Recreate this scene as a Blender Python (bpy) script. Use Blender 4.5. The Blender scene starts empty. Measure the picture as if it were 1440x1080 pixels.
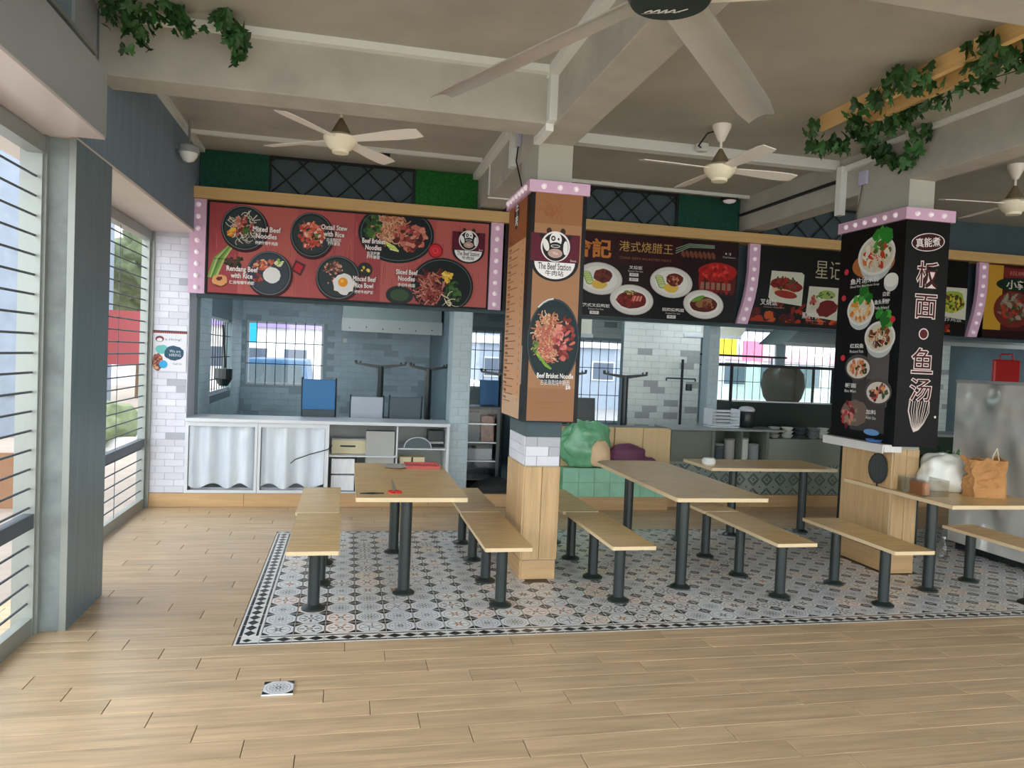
import bpy, math, random
from mathutils import Vector, Matrix, noise as mnoise
R = random.Random(7)
PI = math.pi
S = bpy.context.scene
COL = S.collection

# ------------------------------------------------------------------ camera
cam_d = bpy.data.cameras.new('camera'); cam = bpy.data.objects.new('camera', cam_d); COL.objects.link(cam)
S.camera = cam
cam_d.sensor_fit = 'HORIZONTAL'; cam_d.sensor_width = 36.0; cam_d.lens = 1061.66 / 1440 * 36.0
cam_d.clip_start = 0.05; cam_d.clip_end = 300
r_ = Vector((0.97650654, -0.21122059, 0.04267138)); d_ = Vector((0.03461233, -0.04170752, -0.99853015)); f_ = Vector((0.21268984, 0.97654818, -0.03341683))
cam.matrix_world = Matrix(((r_.x, -d_.x, -f_.x, 0), (r_.y, -d_.y, -f_.y, 0), (r_.z, -d_.z, -f_.z, 1.85), (0, 0, 0, 1)))

# ------------------------------------------------------------------ sky and exposure
W = bpy.data.worlds.new('sky'); S.world = W; W.use_nodes = True
bg = W.node_tree.nodes['Background']
bg.inputs[0].default_value = (0.92, 0.97, 1.0, 1); bg.inputs[1].default_value = 1.0
S.view_settings.view_transform = 'Standard'; S.view_settings.look = 'None'
S.view_settings.exposure = 2.05; S.view_settings.gamma = 1.0; S.view_settings.use_curve_mapping = False
S.cycles.max_bounces = 10; S.cycles.diffuse_bounces = 7; S.cycles.glossy_bounces = 3; S.cycles.transparent_max_bounces = 12
S.cycles.sample_clamp_indirect = 6.0

# ------------------------------------------------------------------ colours and materials
def lin(c):
    return tuple((v / 12.92 if v <= 0.04045 else ((v + 0.055) / 1.055) ** 2.4) for v in (x / 255 for x in c))
MATS = {}
def mat(name, rgb, rough=0.5, metal=0.0, var=0.0, vscale=3.0, stretch=(1, 1, 1), bump=0.0, bscale=None, rnd=0.0, spec=0.5, emit=None, alpha=None):
    """principled material: colour in sRGB 0-255, noise variation, optional bump and per-object variation"""
    m = bpy.data.materials.new(name); m.use_nodes = True; nt = m.node_tree; N = nt.nodes; L = nt.links
    p = N['Principled BSDF']; c = lin(rgb)
    p.inputs['Base Color'].default_value = (*c, 1); p.inputs['Roughness'].default_value = rough; p.inputs['Metallic'].default_value = metal
    p.inputs['Specular IOR Level'].default_value = spec
    if emit: p.inputs['Emission Color'].default_value = (*lin(emit[0]), 1); p.inputs['Emission Strength'].default_value = emit[1]
    if var or bump:
        tc = N.new('ShaderNodeTexCoord'); mp = N.new('ShaderNodeMapping'); mp.inputs['Scale'].default_value = stretch
        L.new(tc.outputs['Object'], mp.inputs[0])
        oi = N.new('ShaderNodeObjectInfo'); ml = N.new('ShaderNodeMath'); ml.operation = 'MULTIPLY'; ml.inputs[1].default_value = 37.0 if rnd else 0.0
        L.new(oi.outputs['Random'], ml.inputs[0])
        cx = N.new('ShaderNodeCombineXYZ'); L.new(ml.outputs[0], cx.inputs[0]); L.new(ml.outputs[0], cx.inputs[1]); L.new(ml.outputs[0], cx.inputs[2])
        L.new(cx.outputs[0], mp.inputs['Location'])
        nz = N.new('ShaderNodeTexNoise'); nz.inputs['Scale'].default_value = vscale; nz.inputs['Detail'].default_value = 6; nz.inputs['Roughness'].default_value = 0.6
        L.new(mp.outputs[0], nz.inputs['Vector'])
    if var:
        cr = N.new('ShaderNodeValToRGB'); cr.color_ramp.elements[0].position = 0.3; cr.color_ramp.elements[1].position = 0.7
        cr.color_ramp.elements[0].color = (*[v * (1 - var) for v in c], 1); cr.color_ramp.elements[1].color = (*[min(1, v * (1 + var)) for v in c], 1)
        L.new(nz.outputs['Fac'], cr.inputs[0]); last = cr.outputs[0]
        if rnd:
            hs = N.new('ShaderNodeHueSaturation'); mr = N.new('ShaderNodeMapRange'); mr.inputs[3].default_value = 1 - rnd; mr.inputs[4].default_value = 1 + rnd
            L.new(oi.outputs['Random'], mr.inputs[0]); L.new(mr.outputs[0], hs.inputs['Value']); L.new(last, hs.inputs['Color']); last = hs.outputs[0]
        L.new(last, p.inputs['Base Color'])
    if bump:
        nb = nz
        if bscale:
            nb = N.new('ShaderNodeTexNoise'); nb.inputs['Scale'].default_value = bscale; L.new(mp.outputs[0], nb.inputs['Vector'])
        b = N.new('ShaderNodeBump'); b.inputs['Strength'].default_value = bump; b.inputs['Distance'].default_value = 0.01
        L.new(nb.outputs['Fac'], b.inputs['Height']); L.new(b.outputs[0], p.inputs['Normal'])
    MATS[name] = m
    return m
def colmat(name, rough=0.45, spec=0.4):
    m = bpy.data.materials.new(name); m.use_nodes = True; nt = m.node_tree
    a = nt.nodes.new('ShaderNodeAttribute'); a.attribute_name = 'Col'
    p = nt.nodes['Principled BSDF']; nt.links.new(a.outputs['Color'], p.inputs['Base Color'])
    p.inputs['Roughness'].default_value = rough; p.inputs['Specular IOR Level'].default_value = spec
    return m
def glassmat(name, tint=(1, 1, 1), gloss=0.1, rough=0.0):
    m = bpy.data.materials.new(name); m.use_nodes = True; nt = m.node_tree; nt.nodes.clear()
    o = nt.nodes.new('ShaderNodeOutputMaterial'); t = nt.nodes.new('ShaderNodeBsdfTransparent'); t.inputs[0].default_value = (*tint, 1)
    g = nt.nodes.new('ShaderNodeBsdfGlossy'); g.inputs['Roughness'].default_value = rough; mx = nt.nodes.new('ShaderNodeMixShader')
    lw = nt.nodes.new('ShaderNodeLayerWeight'); lw.inputs['Blend'].default_value = 0.35
    ma = nt.nodes.new('ShaderNodeMath'); ma.operation = 'MULTIPLY_ADD'; ma.inputs[1].default_value = 0.22; ma.inputs[2].default_value = gloss * .5
    nt.links.new(lw.outputs['Fresnel'], ma.inputs[0]); nt.links.new(ma.outputs[0], mx.inputs[0])
    nt.links.new(t.outputs[0], mx.inputs[1]); nt.links.new(g.outputs[0], mx.inputs[2]); nt.links.new(mx.outputs[0], o.inputs[0])
    return m

m_plank = mat('floor_wood', (198, 173, 140), 0.33, var=0.24, vscale=1.5, stretch=(1.2, 14, 1), rnd=0.07, bump=0.05, spec=0.5)
m_grout = mat('grout', (112, 96, 78), 0.9, var=0.1)
m_table = mat('laminate_oak', (220, 188, 130), 0.33, var=0.24, vscale=2.0, stretch=(1.5, 22, 1.5), rnd=0.03)
m_edge = mat('pale_edge_band', (226, 205, 166), 0.5, var=0.04)
m_woodv = mat('pillar_wood', (203, 170, 124), 0.45, var=0.16, vscale=2.0, stretch=(16, 16, 1.0), rnd=0.08)
m_woodh = mat('wood_horizontal', (203, 168, 122), 0.45, var=0.12, vscale=2.0, stretch=(1.0, 1, 14), rnd=0.06)
m_trimwood = mat('trim_wood', (206, 170, 112), 0.5, var=0.08, vscale=2.0, stretch=(1.0, 1, 20))
m_pergola = mat('pine_board', (238, 200, 136), 0.5, var=0.08, vscale=2.0, stretch=(14, 1, 14))
m_leg = mat('dark_green_steel', (32, 44, 44), 0.35, var=0.08, vscale=6, spec=0.6)
m_conc = mat('concrete_ceiling', (178, 176, 166), 0.85, var=0.14, vscale=1.2, bump=0.15, bscale=9)
m_beam = mat('concrete_beam', (182, 180, 170), 0.85, var=0.13, vscale=2.2, bump=0.2, bscale=12)
m_col = mat('plaster_column', (182, 182, 170), 0.85, var=0.05, vscale=3)
m_white = mat('white_trunking', (236, 240, 236), 0.45, var=0.02)
m_pink = mat('pink_rim', (216, 178, 206), 0.5, var=0.03)
m_bulb = mat('bulb_glass', (250, 236, 244), 0.25, emit=((255, 236, 245), 0.03))
m_blackf = mat('black_frame', (10, 12, 14), 0.4, spec=0.25)
m_navy = mat('upper_wall_boards', (124, 144, 160), 0.75, var=0.12, vscale=2.5, stretch=(6, 10, 0.5))
m_soffit = mat('cream_soffit', (226, 216, 208), 0.7, var=0.03)
m_soffit_w = mat('glossy_white_panel', (226, 214, 214), 0.25, var=0.02)
m_boxgrey = mat('grey_fascia', (156, 164, 168), 0.35, var=0.04)
m_pier = mat('pier_cement', (128, 138, 138), 0.6, var=0.3, vscale=3.5)
m_pierdark = mat('pier_laminate_dark', (108, 130, 140), 0.4, var=0.14, vscale=2.0, stretch=(10, 10, 0.7))
m_frame = mat('door_frame_alu', (150, 156, 152), 0.35, metal=0.3, var=0.04)
m_grille = mat('grille_bar', (84, 94, 104), 0.5)
m_tile = mat('white_brick_tile', (222, 224, 236), 0.3, var=0.05, vscale=4, rnd=0.07)
m_tilegrout = mat('tile_grout', (196, 198, 208), 0.8)
m_tiledk = mat('grey_brick_tile', (176, 180, 190), 0.3, var=0.05, vscale=4)
m_ktiledk = mat('dark_kitchen_tile', (160, 180, 188), 0.45, var=0.1)
m_ktile2 = mat('kitchen_tile_pale', (236, 240, 232), 0.4, var=0.08, vscale=2.2, stretch=(1, 1, 2.2))
m_ktile = mat('kitchen_tile', (184, 204, 212), 0.45, var=0.14, vscale=2.2, stretch=(1, 1, 2.2))
m_kgrout = mat('kitchen_grout', (160, 178, 184), 0.8)
m_kdark = mat('kitchen_paint', (120, 140, 146), 0.7, var=0.08)
m_turfd = mat('turf_dark', (30, 84, 70), 0.95, var=0.35, vscale=40, bump=0.6, bscale=90)
m_turfg = mat('turf_bright', (34, 112, 44), 0.95, var=0.4, vscale=40, bump=0.8, bscale=90)
m_backdark = mat('dark_back_panel', (76, 94, 100), 0.8, var=0.1)
m_lattice = mat('lattice_black', (16, 20, 22), 0.6)
m_art = colmat('printed_vinyl', 0.4, 0.2)
m_ceramic = colmat('glazed_tile', 0.28, 0.5)
m_fan = mat('fan_cream', (250, 244, 218), 0.4, var=0.02)
m_fanw = mat('fan_white', (252, 248, 240), 0.35)
m_fancone = mat('fan_cone_brown', (120, 108, 84), 0.4)
m_silver = mat('silver_blade', (206, 204, 196), 0.3, metal=0.45, var=0.04)
m_hub = mat('hub_black_green', (24, 34, 32), 0.3)
m_leafv = mat('ivy_leaf', (44, 88, 40), 0.5, var=0.3, vscale=8, rnd=0.45)
m_vstem = mat('vine_stem', (60, 78, 40), 0.7)
m_steel = mat('stainless_steel', (200, 202, 200), 0.3, metal=0.5, var=0.08, vscale=1.5, stretch=(1, 1, 3), bump=0.25, bscale=1.6)
m_alu = mat('white_aluminium', (222, 228, 234), 0.35)
m_plastic = mat('draped_white_plastic', (238, 244, 255), 0.3, var=0.10, vscale=3, stretch=(5, 1, 0.6))
m_grey = mat('grey_counter_top', (150, 158, 158), 0.4, var=0.05)
m_ggreen = mat('grey_green_panel', (110, 118, 108), 0.6, var=0.06)
m_dark = mat('dark_void', (30, 36, 38), 0.6)
m_darkgreen = mat('dark_green_panel', (22, 48, 44), 0.35, var=0.1)
m_blue = mat('blue_seat', (60, 122, 176), 0.5, var=0.05)
m_lightseat = mat('pale_seat', (176, 188, 198), 0.55, var=0.05)
m_darkseat = mat('slate_seat', (84, 98, 104), 0.55, var=0.05)
m_chairleg = mat('chair_leg', (60, 66, 72), 0.4, metal=0.4)
m_hoodm = mat('exhaust_hood_paint', (132, 148, 146), 0.4, var=0.06)
m_hoodw = mat('exhaust_hood_lip', (170, 176, 174), 0.4, var=0.05)
m_hoodpale = mat('pale_hood', (210, 210, 192), 0.4, var=0.08)
m_gbag = mat('green_plastic_bag', (112, 178, 136), 0.25, var=0.25, vscale=5, bump=0.7, bscale=8)
m_gplate = mat('pale_green_tile', (156, 214, 186), 0.3, var=0.12, vscale=5, rnd=0.06)
m_foam = mat('cream_bundle', (226, 196, 156), 0.6, var=0.12)
m_purple = mat('purple_sack', (112, 62, 92), 0.6, var=0.2, vscale=5, bump=0.5, bscale=9)
m_woodpanel = mat('pale_wood_panel', (218, 190, 142), 0.5, var=0.06, vscale=2, stretch=(10, 10, 1), rnd=0.04)
m_patt = mat('pattern_base', (140, 148, 140), 0.5, var=0.04)
m_paper = mat('kraft_paper', (190, 140, 86), 0.75, var=0.12, vscale=4, bump=0.8, bscale=11)
m_wbag = mat('white_thin_plastic', (232, 236, 230), 0.35, var=0.04, vscale=3, bump=0.5, bscale=7)
m_wrap = mat('white_wrapped_ledge', (224, 224, 224), 0.3, var=0.06, bump=0.5, bscale=14)
m_veg = mat('green_leaf_veg', (44, 92, 44), 0.5, var=0.3)
m_red = mat('red_plastic', (176, 20, 26), 0.4)
m_cup = mat('blue_dish', (70, 110, 170), 0.4)
m_glass = glassmat('clear_glass', (0.97, 0.985, 1.0), 0.05)
m_glass2 = glassmat('cabinet_glass', (0.86, 0.93, 0.91), 0.06, 0.02)
m_clear = glassmat('clear_plastic', (0.93, 0.94, 0.93), 0.12, 0.12)
m_yellow = mat('cream_box', (222, 212, 176), 0.6)
m_board = mat('grey_board', (178, 180, 176), 0.6, var=0.06)
m_outfloor = mat('outside_paving', (196, 186, 176), 0.8, var=0.08)
m_asphalt = mat('asphalt', (150, 150, 150), 0.9, var=0.08)
m_facade = mat('white_facade', (224, 224, 222), 0.8, var=0.04)
m_facg = mat('pale_grey_facade', (146, 158, 172), 0.8, var=0.05)
m_facwin = mat('facade_window', (80, 92, 108), 0.3)
m_lilac = mat('lilac_band', (150, 134, 190), 0.7)
m_van = mat('blue_van_paint', (20, 84, 124), 0.3)
m_vanglass = mat('van_glass', (58, 78, 84), 0.1)
m_outgrey = mat('outside_grey_panel', (126, 136, 150), 0.7, var=0.12)
m_outgrey2 = mat('outside_pale_panel', (146, 154, 166), 0.7, var=0.1)
m_orange = mat('orange_panel', (140, 104, 76), 0.6, var=0.08)
m_tree = mat('tree_foliage', (118, 130, 96), 0.8, var=0.3, vscale=5)
m_trunk = mat('tree_bark', (110, 90, 70), 0.9)
m_ybl = mat('yellow_sign', (226, 196, 30), 0.6)
m_pinks = mat('pink_sign', (236, 120, 150), 0.6)
m_black = mat('matt_black', (28, 30, 32), 0.6)
m_scis = mat('red_handle', (214, 60, 56), 0.4)

# ------------------------------------------------------------------ mesh helpers
class MB:
    def __init__(s): s.v = []; s.f = []; s.c = []
    def quad(s, a, b, c, d, col=None): return s.poly((a, b, c, d), col)
    def poly(s, pts, col=None):
        i = len(s.v); s.v += [tuple(p) for p in pts]; s.f.append(tuple(range(i, i + len(pts)))); s.c.append(col); return s
    def box(s, x0, x1, y0, y1, z0, z1, col=None):
        if x0 > x1: x0, x1 = x1, x0
        if y0 > y1: y0, y1 = y1, y0
        if z0 > z1: z0, z1 = z1, z0
        i = len(s.v)
        s.v += [(x0, y0, z0), (x1, y0, z0), (x1, y1, z0), (x0, y1, z0), (x0, y0, z1), (x1, y0, z1), (x1, y1, z1), (x0, y1, z1)]
        for q in ((0, 3, 2, 1), (4, 5, 6, 7), (0, 1, 5, 4), (1, 2, 6, 5), (2, 3, 7, 6), (3, 0, 4, 7)):
            s.f.append(tuple(i + k for k in q)); s.c.append(col)
        return s
    def plate(s, o, u, v, n, w, h, t, c=0.0015, col=None):
        """a tile w x h x t lying on the surface at corner o, its edges chamfered by c"""
        o, u, v, n = Vector(o), Vector(u), Vector(v), Vector(n); i = len(s.v)
        for (a, zz) in ((0, 0), (0, t - c), (c, t)):
            for (p, q) in ((a, a), (w - a, a), (w - a, h - a), (a, h - a)):
                s.v.append(tuple(o + u * p + v * q + n * zz))
        for k in range(2):
            for j in range(4):
                a, b = i + 4 * k + j, i + 4 * k + (j + 1) % 4
                s.f.append((a, b, b + 4, a + 4)); s.c.append(col)
        s.f.append((i + 8, i + 9, i + 10, i + 11)); s.c.append(col)
        return s
    def prism(s, pts, z0, z1, col=None):
        n = len(pts); i = len(s.v)
        s.v += [(p[0], p[1], z0) for p in pts] + [(p[0], p[1], z1) for p in pts]
        s.f.append(tuple(i + k for k in reversed(range(n)))); s.c.append(col)
        s.f.append(tuple(i + n + k for k in range(n))); s.c.append(col)
        for k in range(n):
            j = (k + 1) % n; s.f.append((i + k, i + j, i + n + j, i + n + k)); s.c.append(col)
        return s
    def rod(s, p0, p1, r, seg=12, r2=None, col=None):
        p0, p1 = Vector(p0), Vector(p1); d = (p1 - p0)
        if d.length < 1e-6: return s
        d.normalize(); a = d.orthogonal().normalized(); b = d.cross(a); r2 = r if r2 is None else r2; i = len(s.v)
        for (p, rr) in ((p0, r), (p1, r2)):
            for k in range(seg):
                t = 2 * PI * k / seg; s.v.append(tuple(p + a * math.cos(t) * rr + b * math.sin(t) * rr))
        for k in range(seg):
            j = (k + 1) % seg; s.f.append((i + k, i + j, i + seg + j, i + seg + k)); s.c.append(col)
        s.f.append(tuple(i + k for k in reversed(range(seg)))); s.c.append(col)
        s.f.append(tuple(i + seg + k for k in range(seg))); s.c.append(col)
        return s
    def tube(s, pts, r, seg=6, col=None):
        for a, b in zip(pts[:-1], pts[1:]): s.rod(a, b, r, seg, col=col)
        return s
    def lathe(s, prof, cx=0, cy=0, seg=24, col=None):
        i = len(s.v); n = len(prof)
        for (rr, z) in prof:
            for k in range(seg):
                t = 2 * PI * k / seg; s.v.append((cx + rr * math.cos(t), cy + rr * math.sin(t), z))
        for a in range(n - 1):
            for k in range(seg):
                j = (k + 1) % seg; s.f.append((i + a * seg + k, i + a * seg + j, i + (a + 1) * seg + j, i + (a + 1) * seg + k)); s.c.append(col)
        s.f.append(tuple(i + k for k in reversed(range(seg)))); s.c.append(col)
        s.f.append(tuple(i + (n - 1) * seg + k for k in range(seg))); s.c.append(col)
        return s
    def mesh(s, name, m, smooth=False):
        me = bpy.data.meshes.new(name); me.from_pydata(s.v, [], s.f)
        if any(c is not None for c in s.c):
            ca = me.color_attributes.new('Col', 'FLOAT_COLOR', 'CORNER'); buf = []
            for f, c in zip(s.f, s.c):
                l = lin(c or (255, 255, 255)); buf += [l[0], l[1], l[2], 1.0] * len(f)
            ca.data.foreach_set('color', buf)
        me.materials.append(m)
        if smooth:
            me.shade_smooth(); 
            try: me.set_sharp_from_angle(angle=math.radians(40))
            except Exception: pass
        me.update()
        return me
    def build(s, name, m, parent=None, smooth=False, bevel=0, loc=None):
        o = bpy.data.objects.new(name, s.mesh(name, m, smooth)); COL.objects.link(o)
        if parent: o.parent = parent
        if loc: o.location = loc
        if bevel:
            b = o.modifiers.new('bevel', 'BEVEL'); b.width = bevel; b.segments = 2; b.limit_method = 'ANGLE'
        return o
def tag(o, label, cat, group=None):
    o['label'] = label; o['category'] = cat
    if group: o['group'] = group
    return o
def thing(name, label, cat, loc=(0, 0, 0), rz=0, group=None):
    o = bpy.data.objects.new(name, None); COL.objects.link(o); o.location = loc; o.rotation_euler = (0, 0, rz); o.empty_display_size = 0.1
    return tag(o, label, cat, group)
def struct(name, mb, m, parent=None, label=None, **k):
    o = mb.build(name, m, parent, **k)
    if parent is None: o['kind'] = 'structure'
    if label: o['label'] = label
    return o
def inst(me, name, loc, parent, rz=0.0, rot=None, scale=None):
    o = bpy.data.objects.new(name, me); COL.objects.link(o); o.parent = parent; o.location = loc
    o.rotation_euler = rot if rot else (0, 0, rz)
    if scale: o.scale = scale
    return o
def copy_tree(o, parent=None, loc=None, label=None, group=None, rz=None):
    c = o.copy(); COL.objects.link(c)
    if parent: c.parent = parent
    for ch in o.children: copy_tree(ch, c)
    if loc is not None: c.location = loc
    if rz is not None: c.rotation_euler = (0, 0, rz)
    if label: c['label'] = label
    if group: c['group'] = group
    return c
def blob(name, m, parent, c, rad, amp=0.1, freq=3.0, sub=3, seed=0, flat=True, loc=None):
    import bmesh
    bm = bmesh.new(); bmesh.ops.create_icosphere(bm, subdivisions=sub, radius=1)
    for v in bm.verts:
        n = 1 + amp * 2 * mnoise.noise(v.co * freq + Vector((seed * 3.7, seed, 0)))
        p = v.co * n; v.co = Vector((c[0] + p.x * rad[0], c[1] + p.y * rad[1], c[2] + p.z * rad[2]))
        if flat: v.co.z = max(v.co.z, c[2] - rad[2] * 0.75)
    me = bpy.data.meshes.new(name); bm.to_mesh(me); bm.free(); me.materials.append(m); me.shade_smooth()
    o = bpy.data.objects.new(name, me); COL.objects.link(o); o.parent = parent
    if loc: o.location = loc
    return o

# ------------------------------------------------------------------ flat printed artwork (painter's order)
_tc = {}
def text_faces(t, off=0.0):
    k = (t, off)
    if k not in _tc:
        c = bpy.data.curves.new('lettering', 'FONT'); c.body = t; c.offset = off; c.resolution_u = 2; c.align_x = 'CENTER'; c.space_line = 0.95
        o = bpy.data.objects.new('lettering', c); COL.objects.link(o); bpy.context.view_layer.update()
        me = bpy.data.meshes.new_from_object(o.evaluated_get(bpy.context.evaluated_depsgraph_get()))
        vs = [(v.co.x, v.co.y) for v in me.vertices]; fs = [tuple(p.vertices) for p in me.polygons]
        bpy.data.objects.remove(o); bpy.data.curves.remove(c); bpy.data.meshes.remove(me)
        xs = [v[0] for v in vs] or [0]; ys = [v[1] for v in vs] or [0]
        _tc[k] = (vs, fs, (min(xs), max(xs), min(ys), max(ys)))
    return _tc[k]
class Art:
    def __init__(s, o, u, v, eps=1.5e-5):
        s.o, s.u, s.v = Vector(o), Vector(u), Vector(v); s.n = s.u.cross(s.v).normalized(); s.k = 1; s.eps = eps; s.mb = MB(); s.lim = None
    def P(s, x, y):
        if s.lim: x = min(max(x, s.lim[0]), s.lim[1]); y = min(max(y, s.lim[2]), s.lim[3])   # print ends at the board's edge
        return tuple(s.o + s.u * x + s.v * y + s.n * (s.k * s.eps))
    def poly(s, pts, col):
        s.mb.poly([s.P(*p) for p in pts], col); s.k += 1
    def rect(s, x0, y0, x1, y1, col): s.poly(((x0, y0), (x1, y0), (x1, y1), (x0, y1)), col)
    def ell(s, cx, cy, rx, ry, col, n=24, rot=0, wob=0):
        pts = []
        for i in range(n):
            t = 2 * PI * i / n; w = 1 + wob * (R.random() - 0.5) * 2; x, y = rx * w * math.cos(t), ry * w * math.sin(t)
            pts.append((cx + x * math.cos(rot) - y * math.sin(rot), cy + x * math.sin(rot) + y * math.cos(rot)))
        s.poly(pts, col)
    def half(s, cx, cy, rx, ry, col, n=18):
        s.poly([(cx + rx * math.cos(t), cy + ry * math.sin(t)) for t in (PI + PI * i / n for i in range(n + 1))], col)
    def stroke(s, pts, w, col):
        for a, b in zip(pts[:-1], pts[1:]):
            dx, dy = b[0] - a[0], b[1] - a[1]; l = math.hypot(dx, dy) or 1; nx, ny = -dy / l * w / 2, dx / l * w / 2; ex, ey = dx / l * w * .2, dy / l * w * .2
            s.mb.poly([s.P(a[0] + nx - ex, a[1] + ny - ey), s.P(a[0] - nx - ex, a[1] - ny - ey), s.P(b[0] - nx + ex, b[1] - ny + ey), s.P(b[0] + nx + ex, b[1] + ny + ey)], col)
        s.k += 1
    def ring(s, cx, cy, rx, ry, w, col, n=28, rot=0):
        s.stroke([(cx + rx * math.cos(t) * math.cos(rot) - ry * math.sin(t) * math.sin(rot), cy + rx * math.cos(t) * math.sin(rot) + ry * math.sin(t) * math.cos(rot)) for t in (2 * PI * i / n for i in range(n + 1))], w, col)
    def text(s, t, cx, cy, h, col, w=None, off=0.0, out=None, outw=0.04, rot=0):
        """centred at (cx, cy); h = height of the whole block, w = its width"""
        _, _, bb = text_faces(t, off); sy = h / (bb[3] - bb[2]); sx = sy if w is None else w / (bb[1] - bb[0])
        mx, my = (bb[0] + bb[1]) / 2, (bb[2] + bb[3]) / 2
        for (o2, c2) in (((off + outw, out),) if out else ()) + ((off, col),):
            vs, fs, _b = text_faces(t, o2); i = len(s.mb.v)
            for (x, y) in vs:
                a, b = (x - mx) * sx, (y - my) * sy
                s.mb.v.append(s.P(cx + a * math.cos(rot) - b * math.sin(rot), cy + a * math.sin(rot) + b * math.cos(rot)))
            for f in fs: s.mb.f.append(tuple(i + k for k in f)); s.mb.c.append(c2)
            s.k += 2
    def clump(s, cx, cy, rx, ry, cols, n, ln, w, curl=1.0):
        for _ in range(n):
            a, q = R.random() * 2 * PI, math.sqrt(R.random()); x, y = cx + rx * q * math.cos(a), cy + ry * q * math.sin(a)
            th = R.random() * 2 * PI; pts = [(x, y)]; cv = (R.random() - .5) * curl
            for _k in range(4):
                th += cv; x += math.cos(th) * ln / 4; y += math.sin(th) * ln / 4; pts.append((x, y))
            s.stroke(pts, w * (0.7 + 0.6 * R.random()), R.choice(cols))
    def bits(s, cx, cy, rx, ry, cols, n, sz, wob=0.3):
        for _ in range(n):
            a, q = R.random() * 2 * PI, math.sqrt(R.random())
            s.ell(cx + rx * q * math.cos(a), cy + ry * q * math.sin(a), sz * (0.6 + .7 * R.random()), sz * (0.4 + .5 * R.random()), R.choice(cols), 7, R.random() * PI, wob)
    def build(s, name, parent, m=None): return s.mb.build(name, m or m_art, parent)
MEAT = [(150, 62, 58), (176, 84, 76), (120, 44, 42), (196, 110, 96), (212, 140, 120), (90, 34, 34)]
NOOD = [(222, 168, 130), (206, 140, 104), (236, 196, 160), (190, 112, 86), (214, 120, 96)]
GREEN = [(70, 110, 50), (44, 82, 40), (110, 146, 66), (34, 62, 36)]
YEL = [(236, 196, 74), (244, 214, 110), (214, 160, 50)]
def bowl(a, cx, cy, rx, ry, rim=(34, 46, 50), inner=(52, 62, 64)):
    a.ell(cx + rx * .04, cy - ry * .06, rx * 1.05, ry * 1.05, (70, 30, 36), 30)
    a.ell(cx, cy, rx, ry, rim, 32); a.ring(cx, cy, rx * .96, ry * .96, rx * .03, (120, 132, 134), 32); a.ell(cx, cy, rx * .86, ry * .86, inner, 30)
def plate(a, cx, cy, rx, ry, rot=0):
    a.ell(cx, cy, rx, ry, (226, 226, 222), 32, rot); a.ring(cx, cy, rx * .97, ry * .97, rx * .02, (180, 182, 182), 32, rot); a.ell(cx, cy, rx * .78, ry * .76, (240, 240, 236), 28, rot)

def cow_logo(a, cx, cy, s):
    """round cow-head emblem above a name plate; s = half width of the name plate"""
    a.half(cx, cy - .30 * s, 1.18 * s, .95 * s, (26, 26, 28)); a.rect(cx - 1.2 * s, cy - .32 * s, cx + 1.2 * s, cy + 1.0 * s, (92, 26, 44))
    for sx in (-1, 1):
        a.ell(cx + sx * .34 * s, cy + 1.12 * s, .13 * s, .16 * s, (60, 40, 30), 12); a.ell(cx + sx * .66 * s, cy + .86 * s, .16 * s, .1 * s, (30, 30, 30), 12, sx * .5)
    a.ell(cx, cy + .40 * s, .72 * s, .72 * s, (232, 232, 232), 28); a.ell(cx, cy + .38 * s, .64 * s, .66 * s, (30, 28, 30), 26)
    a.ell(cx - .46 * s, cy + .45 * s, .14 * s, .3 * s, (235, 235, 235), 12, .3); a.ell(cx + .5 * s, cy + .36 * s, .12 * s, .34 * s, (235, 235, 235), 12)
    a.ell(cx, cy + .72 * s, .30 * s, .36 * s, (238, 238, 238), 18); a.ell(cx - .12 * s, cy + .78 * s, .11 * s, .13 * s, (30, 30, 30), 12); a.ell(cx - .12 * s, cy + .78 * s, .05 * s, .06 * s, (230, 230, 230), 8)
    a.ell(cx + .14 * s, cy + .76 * s, .05 * s, .06 * s, (30, 30, 30), 8)
    a.ell(cx, cy + .44 * s, .30 * s, .17 * s, (30, 28, 30), 14); a.ring(cx, cy + .42 * s, .22 * s, .06 * s, .03 * s, (230, 230, 230), 12)
    a.ell(cx, cy + .08 * s, .36 * s, .22 * s, (190, 160, 150), 18); a.text('The', cx, cy + .08 * s, .12 * s, (250, 240, 236))
    a.half(cx, cy - .34 * s, 1.0 * s, .80 * s, (238, 238, 240))
    a.text('The Beef Station', cx, cy - .54 * s, .32 * s, (40, 36, 40), w=1.62 * s, off=.012)
    a.text('牛肉站', cx, cy - .86 * s, .26 * s, (30, 28, 30), w=.9 * s, off=.01)
    a.text('Since', cx + .9 * s, cy - .22 * s, .10 * s, (240, 230, 226))

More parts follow.
